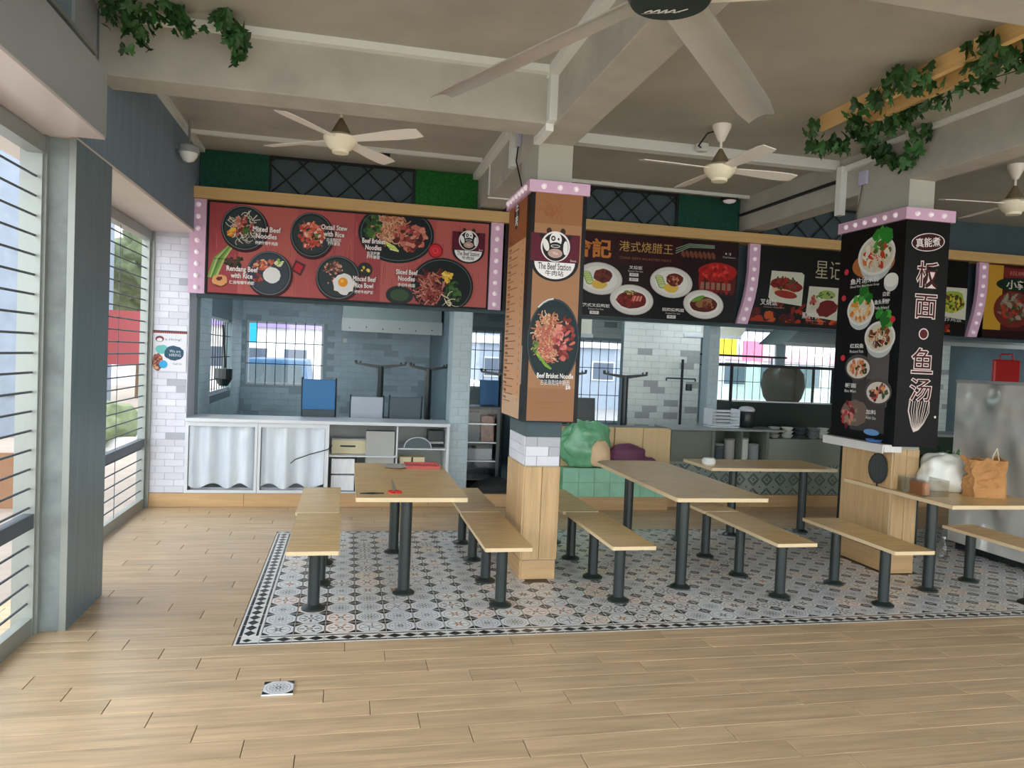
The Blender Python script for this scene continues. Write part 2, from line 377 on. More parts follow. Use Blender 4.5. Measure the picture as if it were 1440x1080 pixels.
# ------------------------------------------------------------------ floor: planks, mosaic
YF, YB, XM0, XM1 = 4.87, 7.92, -0.64, 8.02
fl = MB(); fl.box(-2.32, 11.0, -1.5, 13.4, -0.12, -0.008)
floor = struct('floor', fl, m_grout, label='oak-look plank floor around a patterned tile rectangle')
RH, PL, ST = 0.1695, 1.07, 0.2405
K_r, K_d, K_f = r_, d_, f_
def proj(x, y, z):
    v = Vector((x, y, z - 1.85)); w = v.dot(K_f)
    if w < .1: return None
    return 720 + 1061.66 * v.dot(K_r) / w, 540 + 1061.66 * v.dot(K_d) / w
def in_view(x, y, z=0, m=60):
    p = proj(x, y, z); return p is not None and -m < p[0] < 1440 + m and -m < p[1] < 1080 + m
def cut(x0, x1, y0, y1, H):
    """the pieces of a plank left outside the mosaic rectangle H"""
    if x1 <= H[0] + .004 or x0 >= H[1] - .004 or y1 <= H[2] + .004 or y0 >= H[3] - .004: return [(x0, x1, y0, y1)]
    out = []
    if x0 < H[0]: out.append((x0, H[0], y0, y1)); x0 = H[0]
    if x1 > H[1]: out.append((H[1], x1, y0, y1)); x1 = H[1]
    if y1 > H[3] and x1 - x0 > .02: out.append((x0, x1, H[3], y1))
    return out
plank_full = MB().plate((-PL / 2 + .002, -RH / 2 + .0015, -0.008), (1, 0, 0), (0, 1, 0), (0, 0, 1), PL - .004, RH - .003, 0.008, .0018).mesh('plank', m_plank)
rest = MB(); cand = []
row = 0; y1 = YF + 26 * RH; 
for rr in range(-26, 39):
    ya, yb = YF - (rr + 1) * RH, YF - rr * RH
    if ya < -1.3: break
    yb = min(yb, 9.15)
    if yb - ya < .02: continue
    k0 = math.floor((-2.28 - (.04 + ST * rr)) / PL) 
    x = .04 + ST * rr + k0 * PL
    while x < 10.9:
        xa, xb = max(x, -2.28), min(x + PL, 10.95)
        if xb - xa > .03:
            for (a, b, c, d) in cut(xa, xb, ya, yb, (XM0 - .003, XM1 + .003, YF - .003, YB + .003)):
                if b - a < .02 or d - c < .02: continue
                full = abs(b - a - PL) < 1e-4 and abs(d - c - RH) < 1e-4
                vis = in_view((a + b) / 2, (c + d) / 2) or in_view(a, c, m=5) or in_view(b, d, m=5)
                cand.append(((a + b) / 2, (c + d) / 2, a, b, c, d, full, vis))
        x += PL
vis = sorted([q for q in cand if q[7]], key=lambda q: q[0] ** 2 + q[1] ** 2); ind = set(id(q) for q in vis[:300])
for q in cand:
    cx, cy, a, b, c, d, full, v = q
    if id(q) in ind:
        if full: inst(plank_full, 'plank', (cx, cy, 0), floor)
        else: MB().plate((a - cx + .002, c - cy + .0015, -0.008), (1, 0, 0), (0, 1, 0), (0, 0, 1), b - a - .004, d - c - .003, 0.008, .0018).build('plank', m_plank, floor, loc=(cx, cy, 0))
    else: rest.plate((a + .002, c + .0015, -0.008), (1, 0, 0), (0, 1, 0), (0, 0, 1), b - a - .004, d - c - .003, 0.008, .0018)
o = rest.build('plank', m_plank, floor); o['kind'] = 'stuff'

# mosaic: 0.2 m tiles with a medallion each and dark quarter diamonds in the corners
INKS = [(84, 92, 98), (98, 106, 112), (128, 142, 164), (150, 126, 104), (200, 130, 80), (114, 124, 112), (146, 158, 178), (124, 104, 98)]
def medallion(kind, T=0.1975):
    h = T / 2; a = Art((0, 0, 0), (1, 0, 0), (0, 1, 0), 6e-6)
    a.mb.plate((-h, -h, -.008), (1, 0, 0), (0, 1, 0), (0, 0, 1), T, T, .008, .0012, (240, 242, 244))
    q = .056
    for sx in (-1, 1):
        for sy in (-1, 1):
            e = h - .001; a.poly([(sx * e, sy * e), (sx * (e - q), sy * e), (sx * e, sy * (e - q))][::(1 if sx * sy > 0 else -1)], (24, 30, 32))
    rr = random.Random(kind * 13 + 5); ink = INKS[kind % len(INKS)]; ink2 = INKS[(kind * 5 + 3) % len(INKS)]
    pale = rr.choice([(232, 236, 240), (238, 238, 236), (226, 232, 238), (238, 232, 224)])
    w = h * .98; oc = [(w, .045), (w, -.045), (.045, -w), (-.045, -w), (-w, -.045), (-w, .045), (-.045, w), (.045, w)]
    a.poly(oc, pale if kind % 3 else (226, 230, 234)); a.stroke(oc + oc[:1], .004, ink)
    a.ring(0, 0, .078, .078, .0045, ink, 16)
    n = rr.choice([8, 8, 6, 12]); st = kind % 4
    for i in range(n):
        t = 2 * PI * i / n
        if st == 0: a.ell(.05 * math.cos(t), .05 * math.sin(t), .022, .009, ink, 8, t)
        elif st == 1: a.poly([(.02 * math.cos(t - .4), .02 * math.sin(t - .4)), (.068 * math.cos(t), .068 * math.sin(t)), (.02 * math.cos(t + .4), .02 * math.sin(t + .4))], ink)
        elif st == 2: a.ring(.045 * math.cos(t), .045 * math.sin(t), .016, .016, .005, ink, 8)
        else: a.stroke([(.018 * math.cos(t), .018 * math.sin(t)), (.07 * math.cos(t + .35), .07 * math.sin(t + .35))], .007, ink)
    a.ell(0, 0, .022, .022, ink2, 10); a.ell(0, 0, .009, .009, pale, 8)
    return a
meds = [medallion(k) for k in range(12)]
medm = [a.mb.mesh('mosaic_tile', m_ceramic) for a in meds]
def border_mb(L=.1975, Wd=.148):
    a = Art((0, 0, 0), (1, 0, 0), (0, 1, 0), 6e-6); a.mb.plate((-L / 2, -Wd / 2, -.008), (1, 0, 0), (0, 1, 0), (0, 0, 1), L, Wd, .008, .0012, (230, 232, 232))
    e = L / 2 - .0012
    a.rect(-e, .044, e, .060, (26, 32, 36)); a.rect(-e, -.060, e, -.040, (26, 32, 36))
    for k in (-1, 1):
        c = k * L / 4; a.poly([(c - L / 4, 0), (c, -.036), (c + L / 4, 0), (c, .038)], (26, 32, 36))
    return a
bmesh_ = border_mb().mb; bm_mesh = bmesh_.mesh('border_tile', m_ceramic)
corner = Art((0, 0, 0), (1, 0, 0), (0, 1, 0), 6e-6); corner.mb.plate((-.074, -.074, -.008), (1, 0, 0), (0, 1, 0), (0, 0, 1), .148, .148, .008, .0012, (230, 232, 232))
corner.rect(-.06, -.06, .072, -.04, (26, 32, 36)); corner.rect(-.06, -.06, -.04, .072, (26, 32, 36)); corner.poly([(-.03, 0), (0, -.03), (.03, 0), (0, .03)], (26, 32, 36))
corner_m = corner.mb.mesh('border_tile', m_ceramic)
ix0, iy0 = XM0 + .15, YF + .15; tiles = []
for j in range(14):
    for i in range(42):
        x, y = ix0 + .2 * (i + .5), iy0 + .2 * (j + .5)
        if 4.95 < x < 5.24 and 6.07 < y < 6.75: continue
        if 1.48 < x < 1.76 and 6.12 < y < 6.75: continue
        if x > XM1: continue
        k = R.choice([0, 1, 2, 3, 5, 6, 7, 8, 9, 10, 11, 0, 2, 5, 6, 10, 4]); tiles.append((x, y, k, R.choice([0, PI / 2, PI])))
tiles.sort(key=lambda t: (0 if in_view(t[0], t[1], 0, 10) else 1, t[0] ** 2 + t[1] ** 2))
for (x, y, k, rz) in tiles[:300]: inst(medm[k], 'mosaic_tile', (x, y, 0), floor, rz)
def merge(dst, src, x, y, rz=0, sx=1):
    i = len(dst.v); c, s_ = math.cos(rz), math.sin(rz)
    dst.v += [(x + v[0] * c - v[1] * s_, y + v[0] * s_ + v[1] * c, v[2]) for v in src.v]; dst.f += [tuple(i + q for q in f) for f in src.f]; dst.c += src.c
far = MB()
for (x, y, k, rz) in tiles[300:]: merge(far, meds[k].mb, x, y, rz)
o = far.build('mosaic_tile', m_ceramic, floor); o['kind'] = 'stuff'
for i in range(42): inst(bm_mesh, 'border_tile', (ix0 + .2 * (i + .5), YF + .075, 0), floor)
for j in range(14): inst(bm_mesh, 'border_tile', (XM0 + .075, iy0 + .2 * (j + .5), 0), floor, -PI / 2)
inst(corner_m, 'border_tile', (XM0 + .075, YF + .075, 0), floor)
far = MB()
for i in range(-1, 42): merge(far, bmesh_, ix0 + .2 * (i + .5), iy0 + 2.8 + .05, PI)
for k in range(len(far.v)): far.v[k] = (far.v[k][0], iy0 + 2.8 + .05 + (far.v[k][1] - iy0 - 2.85) * .66, far.v[k][2])
for i, v in enumerate(far.v):
    if v[0] < XM0 + .001: far.v[i] = (XM0 + .001, v[1], v[2])
o = far.build('border_tile', m_ceramic, floor); o['kind'] = 'stuff'

# ------------------------------------------------------------------ ceiling and beams
CZ = 4.07
ceiling = struct('ceiling', MB().box(-2.32, 11.2, -1.5, 9.3, CZ, CZ + .2), m_conc, label='bare grey-brown concrete ceiling slab')
def beam(lbl, *b):
    return struct('ceiling_beam', MB().box(*b), m_beam, label=lbl, bevel=.008)
beam('concrete beam across the left bay, above the left fan', -1.72, 1.47, 5.65, 5.97, 3.65, CZ + .01)
beam('concrete beam running from the camera to the back above the middle pillar', 1.47, 1.77, -1.4, 9.2, 3.64, CZ + .01)
beam('concrete beam running to the back above the right pillar', 4.97, 5.24, -1.4, 9.2, 3.65, CZ + .01)
beam('pale beam crossing the top right corner', 1.77, 4.97, 2.95, 3.28, 3.65, CZ + .01)
beam('front beam left', -1.72, 1.47, 2.0, 2.3, 3.65, CZ + .01)

# ------------------------------------------------------------------ left wall: fascia, pier, soffits
wl = MB().box(-2.32, -1.72, 0, 9.3, 3.12, CZ)
wall_left = struct('wall_left', wl, m_navy, label='dark blue-grey upper wall over the roller grilles')
struct('soffit', MB().box(-2.32, -1.715, 5.15, 9.15, 3.10, 3.125), m_soffit, wall_left, label='cream underside over the far grille')
MB().box(-2.3, -1.5, -1.4, 5.12, 3.10, 3.50).build('fascia_box', m_boxgrey, wall_left, bevel=.003)
MB().box(-2.3, -1.505, -1.4, 5.115, 3.085, 3.10).build('fascia_underside', m_soffit_w, wall_left)
struct('upper_wall', MB().box(-2.32, -1.72, -1.4, 0, 3.12, CZ), m_navy, wall_left)
MB().box(-1.725, -1.70, 5.15, 5.55, 3.5, CZ).box(-1.72, -1.69, 4.55, 4.62, 3.5, CZ).build('wall_batten', m_boxgrey, wall_left)
pier = struct('wall_left_pier', MB().box(-1.965, -1.735, 5.23, 5.95, 0, 3.10), m_pier, label='grey cement-faced pier between the two roller grilles')
MB().box(-1.737, -1.70, 5.225, 5.955, 0, 3.10).build('dark_side_panel', m_pierdark, pier)
MB().box(-1.738, -1.698, 5.222, 5.232, 0, 3.10).build('corner_bead', m_frame, pier)
MB().box(-2.17, -1.965, 5.86, 5.95, -.05, 3.10).build('return_wall', m_facade, pier)

# roller grilles
def grille(name, label, x, y0, y1, zt, step, midz):
    t = thing(name, label, 'roller grille', (x, (y0 + y1) / 2, 0)); h = (y1 - y0) / 2
    bar = MB().rod((0, -h + .03, 0), (0, h - .03, 0), .0075, 8)
    MB().rod((0, -h + .03, 0), (0, h - .03, 0), .0075, 8)
    me = bar.mesh('grille_bar', m_grille); z = .20
    while z < zt - .12:
        if abs(z - midz) > .06: inst(me, 'grille_bar', (0, 0, z), t)
        z += step
    for s in (-1, 1): MB().box(-.035, .035, s * h - .03, s * h + .03, 0, zt).build('side_track', m_frame, t)
    MB().box(-.03, .03, -h + .03, h - .03, .0, .11).build('bottom_rail', m_frame, t)
    MB().box(-.03, .03, -h + .03, h - .03, midz - .045, midz + .045).build('middle_rail', m_grille, t)
    MB().box(-.05, .05, -h + .03, h - .03, zt - .10, zt).build('top_rail', m_frame, t)
    for k in range(1, int((y1 - y0) / 1.3) + 1):
        yy = -h + k * (y1 - y0) / (int((y1 - y0) / 1.3) + 1)
        MB().rod((.01, yy, .1), (.01, yy, zt - .1), .004, 6).build('link_rod', m_grille, t)
    return t
grille('roller_grille', 'metal roller grille with horizontal bars in the near left opening', -1.90, 1.6, 5.19, 3.08, .12, .72)
grille('roller_grille', 'metal roller grille with horizontal bars beyond the grey pier', -2.22, 6.0, 9.08, 3.09, .118, .74)
struct('trim_1', MB().box(-2.0, -1.85, 5.19, 5.235, 0, 3.10), m_frame)
struct('trim_2', MB().box(-2.28, -2.15, 9.11, 9.16, 0, 3.10), m_frame)

# tiled pier at the back left corner
def brickwall(parent, o, u, v, n, w, h, bw=.2, bh=.076, m=None, single=True, name='brick_tile'):
    mb = MB(); rows = int(h / bh)
    for j in range(rows):
        x = -(bw / 2 if j % 2 else 0)
        while x < w - .01:
            a, b = max(x, 0), min(x + bw, w)
            if b - a > .02:
                if single:
                    q = MB().plate((0, 0, 0), u, v, n, b - a - .004, bh - .004, .006, .001); p = Vector(o) + Vector(u) * (a + .002) + Vector(v) * (j * bh + .002)
                    q.build(name, m or (m_tiledk if R.random() < .13 else m_tile), parent, loc=tuple(p))
                else: mb.plate(Vector(o) + Vector(u) * (a + .002) + Vector(v) * (j * bh + .002), u, v, n, b - a - .004, bh - .004, .006, .001)
            x += bw
    if not single:
        ob = mb.build(name, m or m_ktile, parent); ob['kind'] = 'stuff'
X, Y, Z, NY = (1, 0, 0), (0, 1, 0), (0, 0, 1), (0, -1, 0)
wb = struct('wall_back', MB().box(-2.2, -1.78, 9.15, 9.6, 0, 3.12), m_tilegrout, label='white brick-tiled corner pier at the back left')
brickwall(wb, (-2.19, 9.15, .165), X, Z, NY, .41, 2.94)
MB().box(-1.785, -1.778, 9.142, 9.2, .165, 3.1).build('edge_trim', m_alu, wb)
bb = struct('baseboard_back', MB().box(-2.2, 10.9, 9.145, 9.2, 0, .165), m_grout)
x = -2.2; k = 0
while x < 10.8:
    b = min(x + 1.07, 10.9); MB().plate((0, 0, 0), X, Z, NY, b - x - .004, .158, .008, .0015).build('baseboard_tile', m_woodh, bb, loc=(x + .002, 9.145, .003)); x = b; k += 1

# upper back wall: turf and lattice panels
ub = struct('wall_back_upper', MB().box(-1.72, 11, 9.22, 9.32, 2.4, CZ), m_backdark, label='dark upper wall behind the turf and lattice panels')
def turf(lbl, x0, x1, m):
    o = tag(MB().box(x0, x1, 9.17, 9.215, 3.602, CZ - .005).build('turf_panel', m), lbl, 'turf panel', 'turf panels over the signboards')
    mb = MB(); n = int((x1 - x0) * 1500)
    for _ in range(n):
        a, z = R.uniform(x0, x1), R.uniform(3.61, CZ - .01); dx, dz = R.uniform(-.012, .012), R.uniform(-.01, .018)
        mb.poly([(a, 9.17, z), (a + .004, 9.17, z), (a + dx, 9.155, z + dz)])
    b = mb.build('turf_blades', m, o); b['kind'] = 'stuff'
turf('dark green artificial turf panel at the far left corner', -1.71, -.965, m_turfd)
turf('bright green artificial turf panel left of the middle beam', .715, 1.465, m_turfg)
turf('dark green turf panel left of the right beam', 4.1, 4.965, m_turfd)
turf('dark green turf panel right of the black pillar sign', 6.9, 7.6, m_turfd)
def lattice(lbl, x0, x1):
    t = thing('lattice_panel', lbl, 'lattice panel', (x0, 9.19, 3.605), group='black diamond lattices over the signboards'); w, h = x1 - x0, CZ - 3.61
    MB().box(0, w, -.02, 0, h - .03, h).box(0, w, -.02, 0, 0, .02).box(0, .02, -.02, 0, .02, h - .03).box(w - .02, w, -.02, 0, .02, h - .03).build('lattice_frame', m_lattice, t)
    s = .37; n = int(w / s) + 2
    for sg in (1, -1):
        for k in range(-1, n + 1):
            xa = k * s + (0 if sg > 0 else s); xb = xa + sg * s * 1.15; za, zb = .02, h - .03
            def cl(xx_): return za + (zb - za) * (xx_ - xa) / (xb - xa)
            lo, hi = max(min(xa, xb), .02), min(max(xa, xb), w - .02)
            if hi - lo < .03: continue
            MB().rod((lo, -.01 - .004 * sg, cl(lo)), (hi, -.01 - .004 * sg, cl(hi)), .008, 6).build('lattice_slat', m_lattice, t)
lattice('black diamond lattice behind the left ceiling fan', -.96, .70)
lattice('black diamond lattice right of the brown pillar sign', 1.80, 4.09)
lattice('black diamond lattice left of the black pillar sign', 5.27, 6.88)

# wooden trim above signs
tag(MB().box(-1.72, 11, 8.92, 9.18, 3.475, 3.60).build('timber_trim', m_trimwood), 'long light timber beam along the top of the signboards', 'timber trim')

# ------------------------------------------------------------------ ceiling services
def trunk(lbl, pts, w=.05, m=None):
    """square cable trunking along axis-parallel runs: pts is a list of boxes"""
    t = thing('cable_trunking', lbl, 'cable trunking', (0, 0, 0))
    for b in pts: MB().box(*b).build('trunking_run', m or m_white, t)
    return t
trunk('white cable trunking along the left cross beam and down beside the brown pillar sign',
      [(-1.5, 1.40, 5.58, 5.65, CZ - .055, CZ), (1.40, 1.47, 3.4, 5.65, CZ - .08, CZ), (1.41, 1.47, 5.56, 5.65, 3.66, CZ - .08), (1.41, 1.47, 5.65, 6.05, 3.60, 3.66)])
trunk('white cable trunking crossing the far left bay of the ceiling', [(-1.70, 1.38, 8.38, 8.43, CZ - .04, CZ)])
trunk('white cable trunking along the ceiling edge of the left wall', [(-1.72, -1.66, 6.1, 9.15, CZ - .045, CZ)])
trunk('wide pale green trunking crossing behind the right white fan', [(1.80, 4.96, 7.10, 7.22, CZ - .10, CZ)])
trunk('thin white trunking in the far right bay of the ceiling', [(1.80, 4.96, 8.92, 8.96, CZ - .04, CZ)])
trunk('stepped white trunking up the side of the right beam', [(4.88, 4.97, 6.0, 6.05, 3.0 + 1.02, CZ), (4.93, 4.97, 3.3, 6.55, 4.03, CZ), (4.93, 4.97, 6.55, 6.6, 3.93, 4.07), (4.93, 4.97, 6.6, 6.98, 3.93, 3.98), (4.90, 4.97, 6.98, 7.06, 3.48, 3.98)])
trunk('white double trunking on the middle beam behind the brown pillar sign', [(1.40, 1.47, 7.0, 9.15, 4.0, CZ), (1.41, 1.47, 6.95, 7.05, 3.64, 3.98)])
trunk('thin white conduit looping round the end of the middle beam', [(1.455, 1.47, 8.35, 8.365, 3.66, 4.0), (1.455, 1.77, 8.35, 8.365, 3.625, 3.64)])
trunk('black pipe run along the far part of the right beam', [(4.93, 4.97, 7.1, 9.15, 3.84, 3.865)], m=m_black)
trunk('grey pipes behind the left fascia', [(-1.70, -1.66, 2.2, 5.5, 3.60, 3.64), (-1.70, -1.66, 2.2, 5.45, 3.70, 3.73), (-1.70, -1.67, 5.15, 5.6, 3.50, 3.53)], m=m_frame)
def jbox(lbl, x, y, z, ye, ze):
    t = thing('junction_box', lbl, 'junction box', (x, y, z))
    MB().box(-.03, 0, -.06, .06, -.07, .07).build('box_body', mat('lilac_box_' + str(len(MATS)), (196, 194, 222), .4), t, bevel=.006)
    MB().tube([(-.02, 0, -.07), (-.03, .01, -.2), (-.02, ye - y, ze - z)], .007, 6).build('cable', m_black if x < 3 else m_fancone, t)
jbox('small lilac-white junction box with a cable above the brown pillar sign', 1.468, 6.82, 3.86, 6.55, 3.34)
jbox('small lilac-white junction box with a cable above the black pillar sign', 4.968, 6.70, 3.80, 6.78, 3.40)
def detector(lbl, x, y):
    t = thing('emergency_light', lbl, 'emergency light', (x, y, CZ)); MB().box(-.10, .10, -.06, .06, -.07, 0).build('housing', m_black, t, bevel=.01)
    MB().lathe([(.02, -.105), (.07, -.09), (.085, -.068)], 0, 0, 20).build('lens', m_bulb, t, smooth=True)
detector('small black emergency light on the far ceiling behind the left fan', .27, 8.55)
detector('small black emergency light on the far ceiling behind the right fan', 4.72, 9.0)
t = thing('dome_camera', 'white dome camera hanging high in the left corner', 'camera', (-1.60, 8.0, 3.70))
MB().box(-.12, .02, -.02, .02, .06, .10).rod((0, 0, .08), (0, 0, .35), .012, 8).build('bracket', m_frame, t)
MB().lathe([(.10, .03), (.10, .09), (.06, .11)], 0, 0, 20).build('collar', m_boxgrey, t, smooth=True); MB().lathe([(.01, -.06), (.05, -.045), (.08, 0), (.085, .03)], 0, 0, 20).build('dome', m_white, t, smooth=True)

# ------------------------------------------------------------------ fans
def fan_blade_mesh(L, w0, w1, tilt, m, r0=.12, camber=0):
    mb = MB(); n = 8; prev = None; i0 = 0
    for k in range(n + 1):
        t = k / n; x = r0 + (L - r0) * t; w = (w0 + (w1 - w0) * min(1, t * 1.6)) * (1 if k < n else .8)
        for j, sgn in enumerate((-1, -.33, .33, 1)):
            yq = sgn * w / 2; z = yq * math.tan(tilt) + camber * (1 - sgn * sgn)
            mb.v.append((x, yq, z + .004)); 
        for j, sgn in enumerate((-1, -.33, .33, 1)):
            yq = sgn * w / 2; z = yq * math.tan(tilt) + camber * (1 - sgn * sgn); mb.v.append((x, yq, z - .004))
        if k:
            a, b = (k - 1) * 8, k * 8
            for j in range(3):
                mb.f.append((a + j, b + j, b + j + 1, a + j + 1)); mb.f.append((a + 4 + j, a + 5 + j, b + 5 + j, b + 4 + j)); mb.c += [None, None]
            mb.f.append((a, a + 4, b + 4, b)); mb.f.append((a + 3, b + 3, b + 7, a + 7)); mb.c += [None, None]
    b = n * 8; mb.f.append((b, b + 4, b + 5, b + 6, b + 7, b + 3, b + 2, b + 1)); mb.c.append(None); mb.f.append((0, 1, 2, 3, 7, 6, 5, 4)); mb.c.append(None)
    return mb.mesh('blade', m, True)
blm = fan_blade_mesh(.78, .09, .15, math.radians(-11), m_fanw, .13)
def ceiling_fan(lbl, x, y, z, a0, grp='cream ceiling fans in the three bays'):
    t = thing('ceiling_fan', lbl, 'ceiling fan', (x, y, z), 0, grp)
    MB().lathe([(.012, .26), (.03, .27), (.085, CZ - z - .02), (.085, CZ - z)], 0, 0, 20).build('canopy', m_fanw, t, smooth=True)
    MB().rod((0, 0, .14), (0, 0, CZ - z - .05), .012, 10).build('downrod', m_fanw, t)
    MB().lathe([(.085, .05), (.085, .07), (.06, .12), (.02, .19), (.012, .20)], 0, 0, 20).build('motor_cone', m_fancone, t, smooth=True)
    MB().lathe([(.02, -.105), (.07, -.10), (.075, -.075), (.10, -.06), (.14, -.01), (.15, .03), (.10, .06)], 0, 0, 28).build('motor_housing', m_fan, t, smooth=True)
    for k in range(4): inst(blm, 'blade', (0, 0, .015), t, a0 + k * PI / 2)
    return t
f1 = ceiling_fan('cream four-blade ceiling fan hanging in the left bay', -.13, 6.75, 3.655, math.radians(55))
f2 = ceiling_fan('cream four-blade ceiling fan hanging in the right bay beside the big silver fan', 3.27, 6.45, 3.655, math.radians(3))
f3 = ceiling_fan('cream four-blade ceiling fan cut off by the right edge, beyond the black pillar sign', 6.66, 6.6, 3.655, math.radians(-8))
MB().lathe([(.05, .335), (.065, .35), (.065, .41)], .10, .60, 16).build('isolator', m_white, f2); MB().tube([(.05, .02, .40), (-.09, .1, .36), (-.08, .3, .30), (.08, .58, .37)], .008, 6).build('fan_wire', m_black, f2)
t = thing('large_fan', 'huge silver-bladed fan with a black hub disc under the ceiling', 'large fan', (1.27, 3.03, 3.40))
MB().lathe([(.02, -.03), (.165, -.025), (.18, 0), (.18, .05), (.10, .07)], 0, 0, 36).build('hub_disc', m_hub, t, smooth=True)
MB().lathe([(.14, .07), (.14, .14), (.05, .2), (.03, CZ - 3.4)], 0, 0, 20).build('downrod', m_black, t, smooth=True)
a = Art((0, 0, -.0305), (1, 0, 0), (0, -1, 0)); a.stroke([(-.07, -.105), (-.05, -.075), (-.045, -.10), (-.02, -.06), (-.012, -.095), (.01, -.05), (.015, -.085), (.04, -.04), (.05, -.07), (.09, -.02)], .008, (232, 236, 234)); a.stroke([(-.08, -.12), (.07, -.055)], .004, (200, 206, 204)); a.build('hub_lettering', t)
bigm = fan_blade_mesh(1.82, .17, .19, math.radians(-14), m_silver, .14, .022)
for k in range(5): inst(bigm, 'blade', (0, 0, .03), t, math.radians((115, 48, -24, -96, -168)[k]))

# ------------------------------------------------------------------ timber frame and vines on the right ceiling
t = thing('hanging_timber_frame', 'pine timber frame hanging under the right ceiling, wrapped in vines', 'timber frame', (0, 0, 0))
for (x0, x1, yb) in ((3.93, 3.96, 5.95), (4.19, 4.22, 5.68)):
    for (ya, yc) in ((3.285, 4.29), (4.30, yb)): MB().box(x0, x1, ya, yc, 3.957, CZ).build('side_board', m_pergola, t)
MB().box(3.925, 3.975, 3.285, 5.955, 3.947, 3.957).build('edge_strip', m_pergola, t); MB().box(4.185, 4.225, 3.285, 5.685, 3.947, 3.957).build('edge_strip', m_pergola, t)
MB().box(3.96, 4.19, 5.64, 5.68, 4.0, CZ).build('end_board', m_pergola, t)
lf = MB(); pts = [(0, 0), (.22, -.25), (.5, -.30), (.42, -.05), (.62, .12), (.32, .38), (.30, .72), (0, 1.0), (-.30, .72), (-.32, .38), (-.62, .12), (-.42, -.05), (-.5, -.30), (-.22, -.25)]
lf.v = [(0, .25, .10)] + [(p[0], p[1], -.16 * abs(p[0]) ** 1.3) for p in pts]
for i in range(len(pts)): lf.f.append((0, 1 + i, 1 + (i + 1) % len(pts))); lf.c.append(None)
leaf_me = lf.mesh('leaf', m_leafv)
def vine(lbl, paths, n, size=.06, spread=.05, seed=1):
    t = thing('ivy_garland', lbl, 'garland', paths[0][0]); base = Vector(paths[0][0]); rr = random.Random(seed)
    mb = MB()
    for p in paths: mb.tube([tuple(Vector(q) - base) for q in p], .004, 5)
    mb.build('stem', m_vstem, t)
    segs = [(Vector(a) - base, Vector(b) - base) for p in paths for a, b in zip(p[:-1], p[1:])]; ls = [(b - a).length for a, b in segs]
    for _ in range(n):
        a, b = rr.choices(segs, ls)[0]; q = a.lerp(b, rr.random()) + Vector((rr.gauss(0, spread), rr.gauss(0, spread), rr.gauss(-.01, spread)))
        s = size * rr.uniform(.6, 1.25)
        inst(leaf_me, 'leaf', tuple(q), t, rot=(rr.uniform(.6, 2.4), rr.uniform(-.5, .5), rr.uniform(-1.2, 1.6)), scale=(s, s, s))
vine('long ivy garland wound round the hanging timber frame at top right', [[(3.72, 5.74, 3.90), (3.95, 6.0, 3.84), (4.26, 6.23, 3.88), (4.20, 5.80, 3.90), (4.30, 5.55, 3.90), (4.27, 5.2, 3.92), (4.23, 4.8, 3.92), (4.25, 4.5, 3.92), (4.34, 4.2, 3.92), (4.36, 3.8, 3.92)], [(4.2, 5.8, 3.9), (3.95, 5.5, 3.92), (3.91, 5.2, 3.95), (3.82, 4.98, 3.96), (3.70, 4.65, 3.94), (3.9, 4.72, 3.93), (3.98, 4.9, 3.93)], [(4.24, 4.5, 3.92), (4.0, 4.3, 3.93), (3.84, 4.08, 3.96), (4.0, 4.1, 3.93), (4.2, 4.15, 3.92)]], 290, .085, .04, 3)
vine('short ivy garland drooping down the side of the right beam', [[(4.90, 6.60, 4.03), (4.88, 6.42, 3.98), (4.87, 6.23, 3.85), (4.86, 6.03, 3.74), (4.87, 5.92, 3.82), (4.88, 5.86, 3.93), (4.90, 5.78, 4.03)]], 62, .095, .03, 5)
vine('dark ivy strand hanging at the far top left of the left cross beam', [[(-1.62, 5.45, 4.05), (-1.50, 5.42, 3.92), (-1.38, 5.45, 3.84)], [(-1.45, 5.4, 4.05), (-1.36, 5.4, 3.86)]], 60, .075, .055, 7)
vine('ivy strand hanging from the top edge, second of the three strands', [[(-1.28, 5.4, 4.05), (-1.18, 5.4, 3.98), (-1.12, 5.4, 3.92), (-1.05, 5.4, 3.90)]], 38, .08, .035, 9)
vine('ivy strand with yellow-green leaves hanging lowest on the left cross beam', [[(-.92, 5.4, 4.06), (-.86, 5.4, 3.98), (-.78, 5.4, 3.90), (-.80, 5.4, 3.78)]], 50, .09, .03, 11)

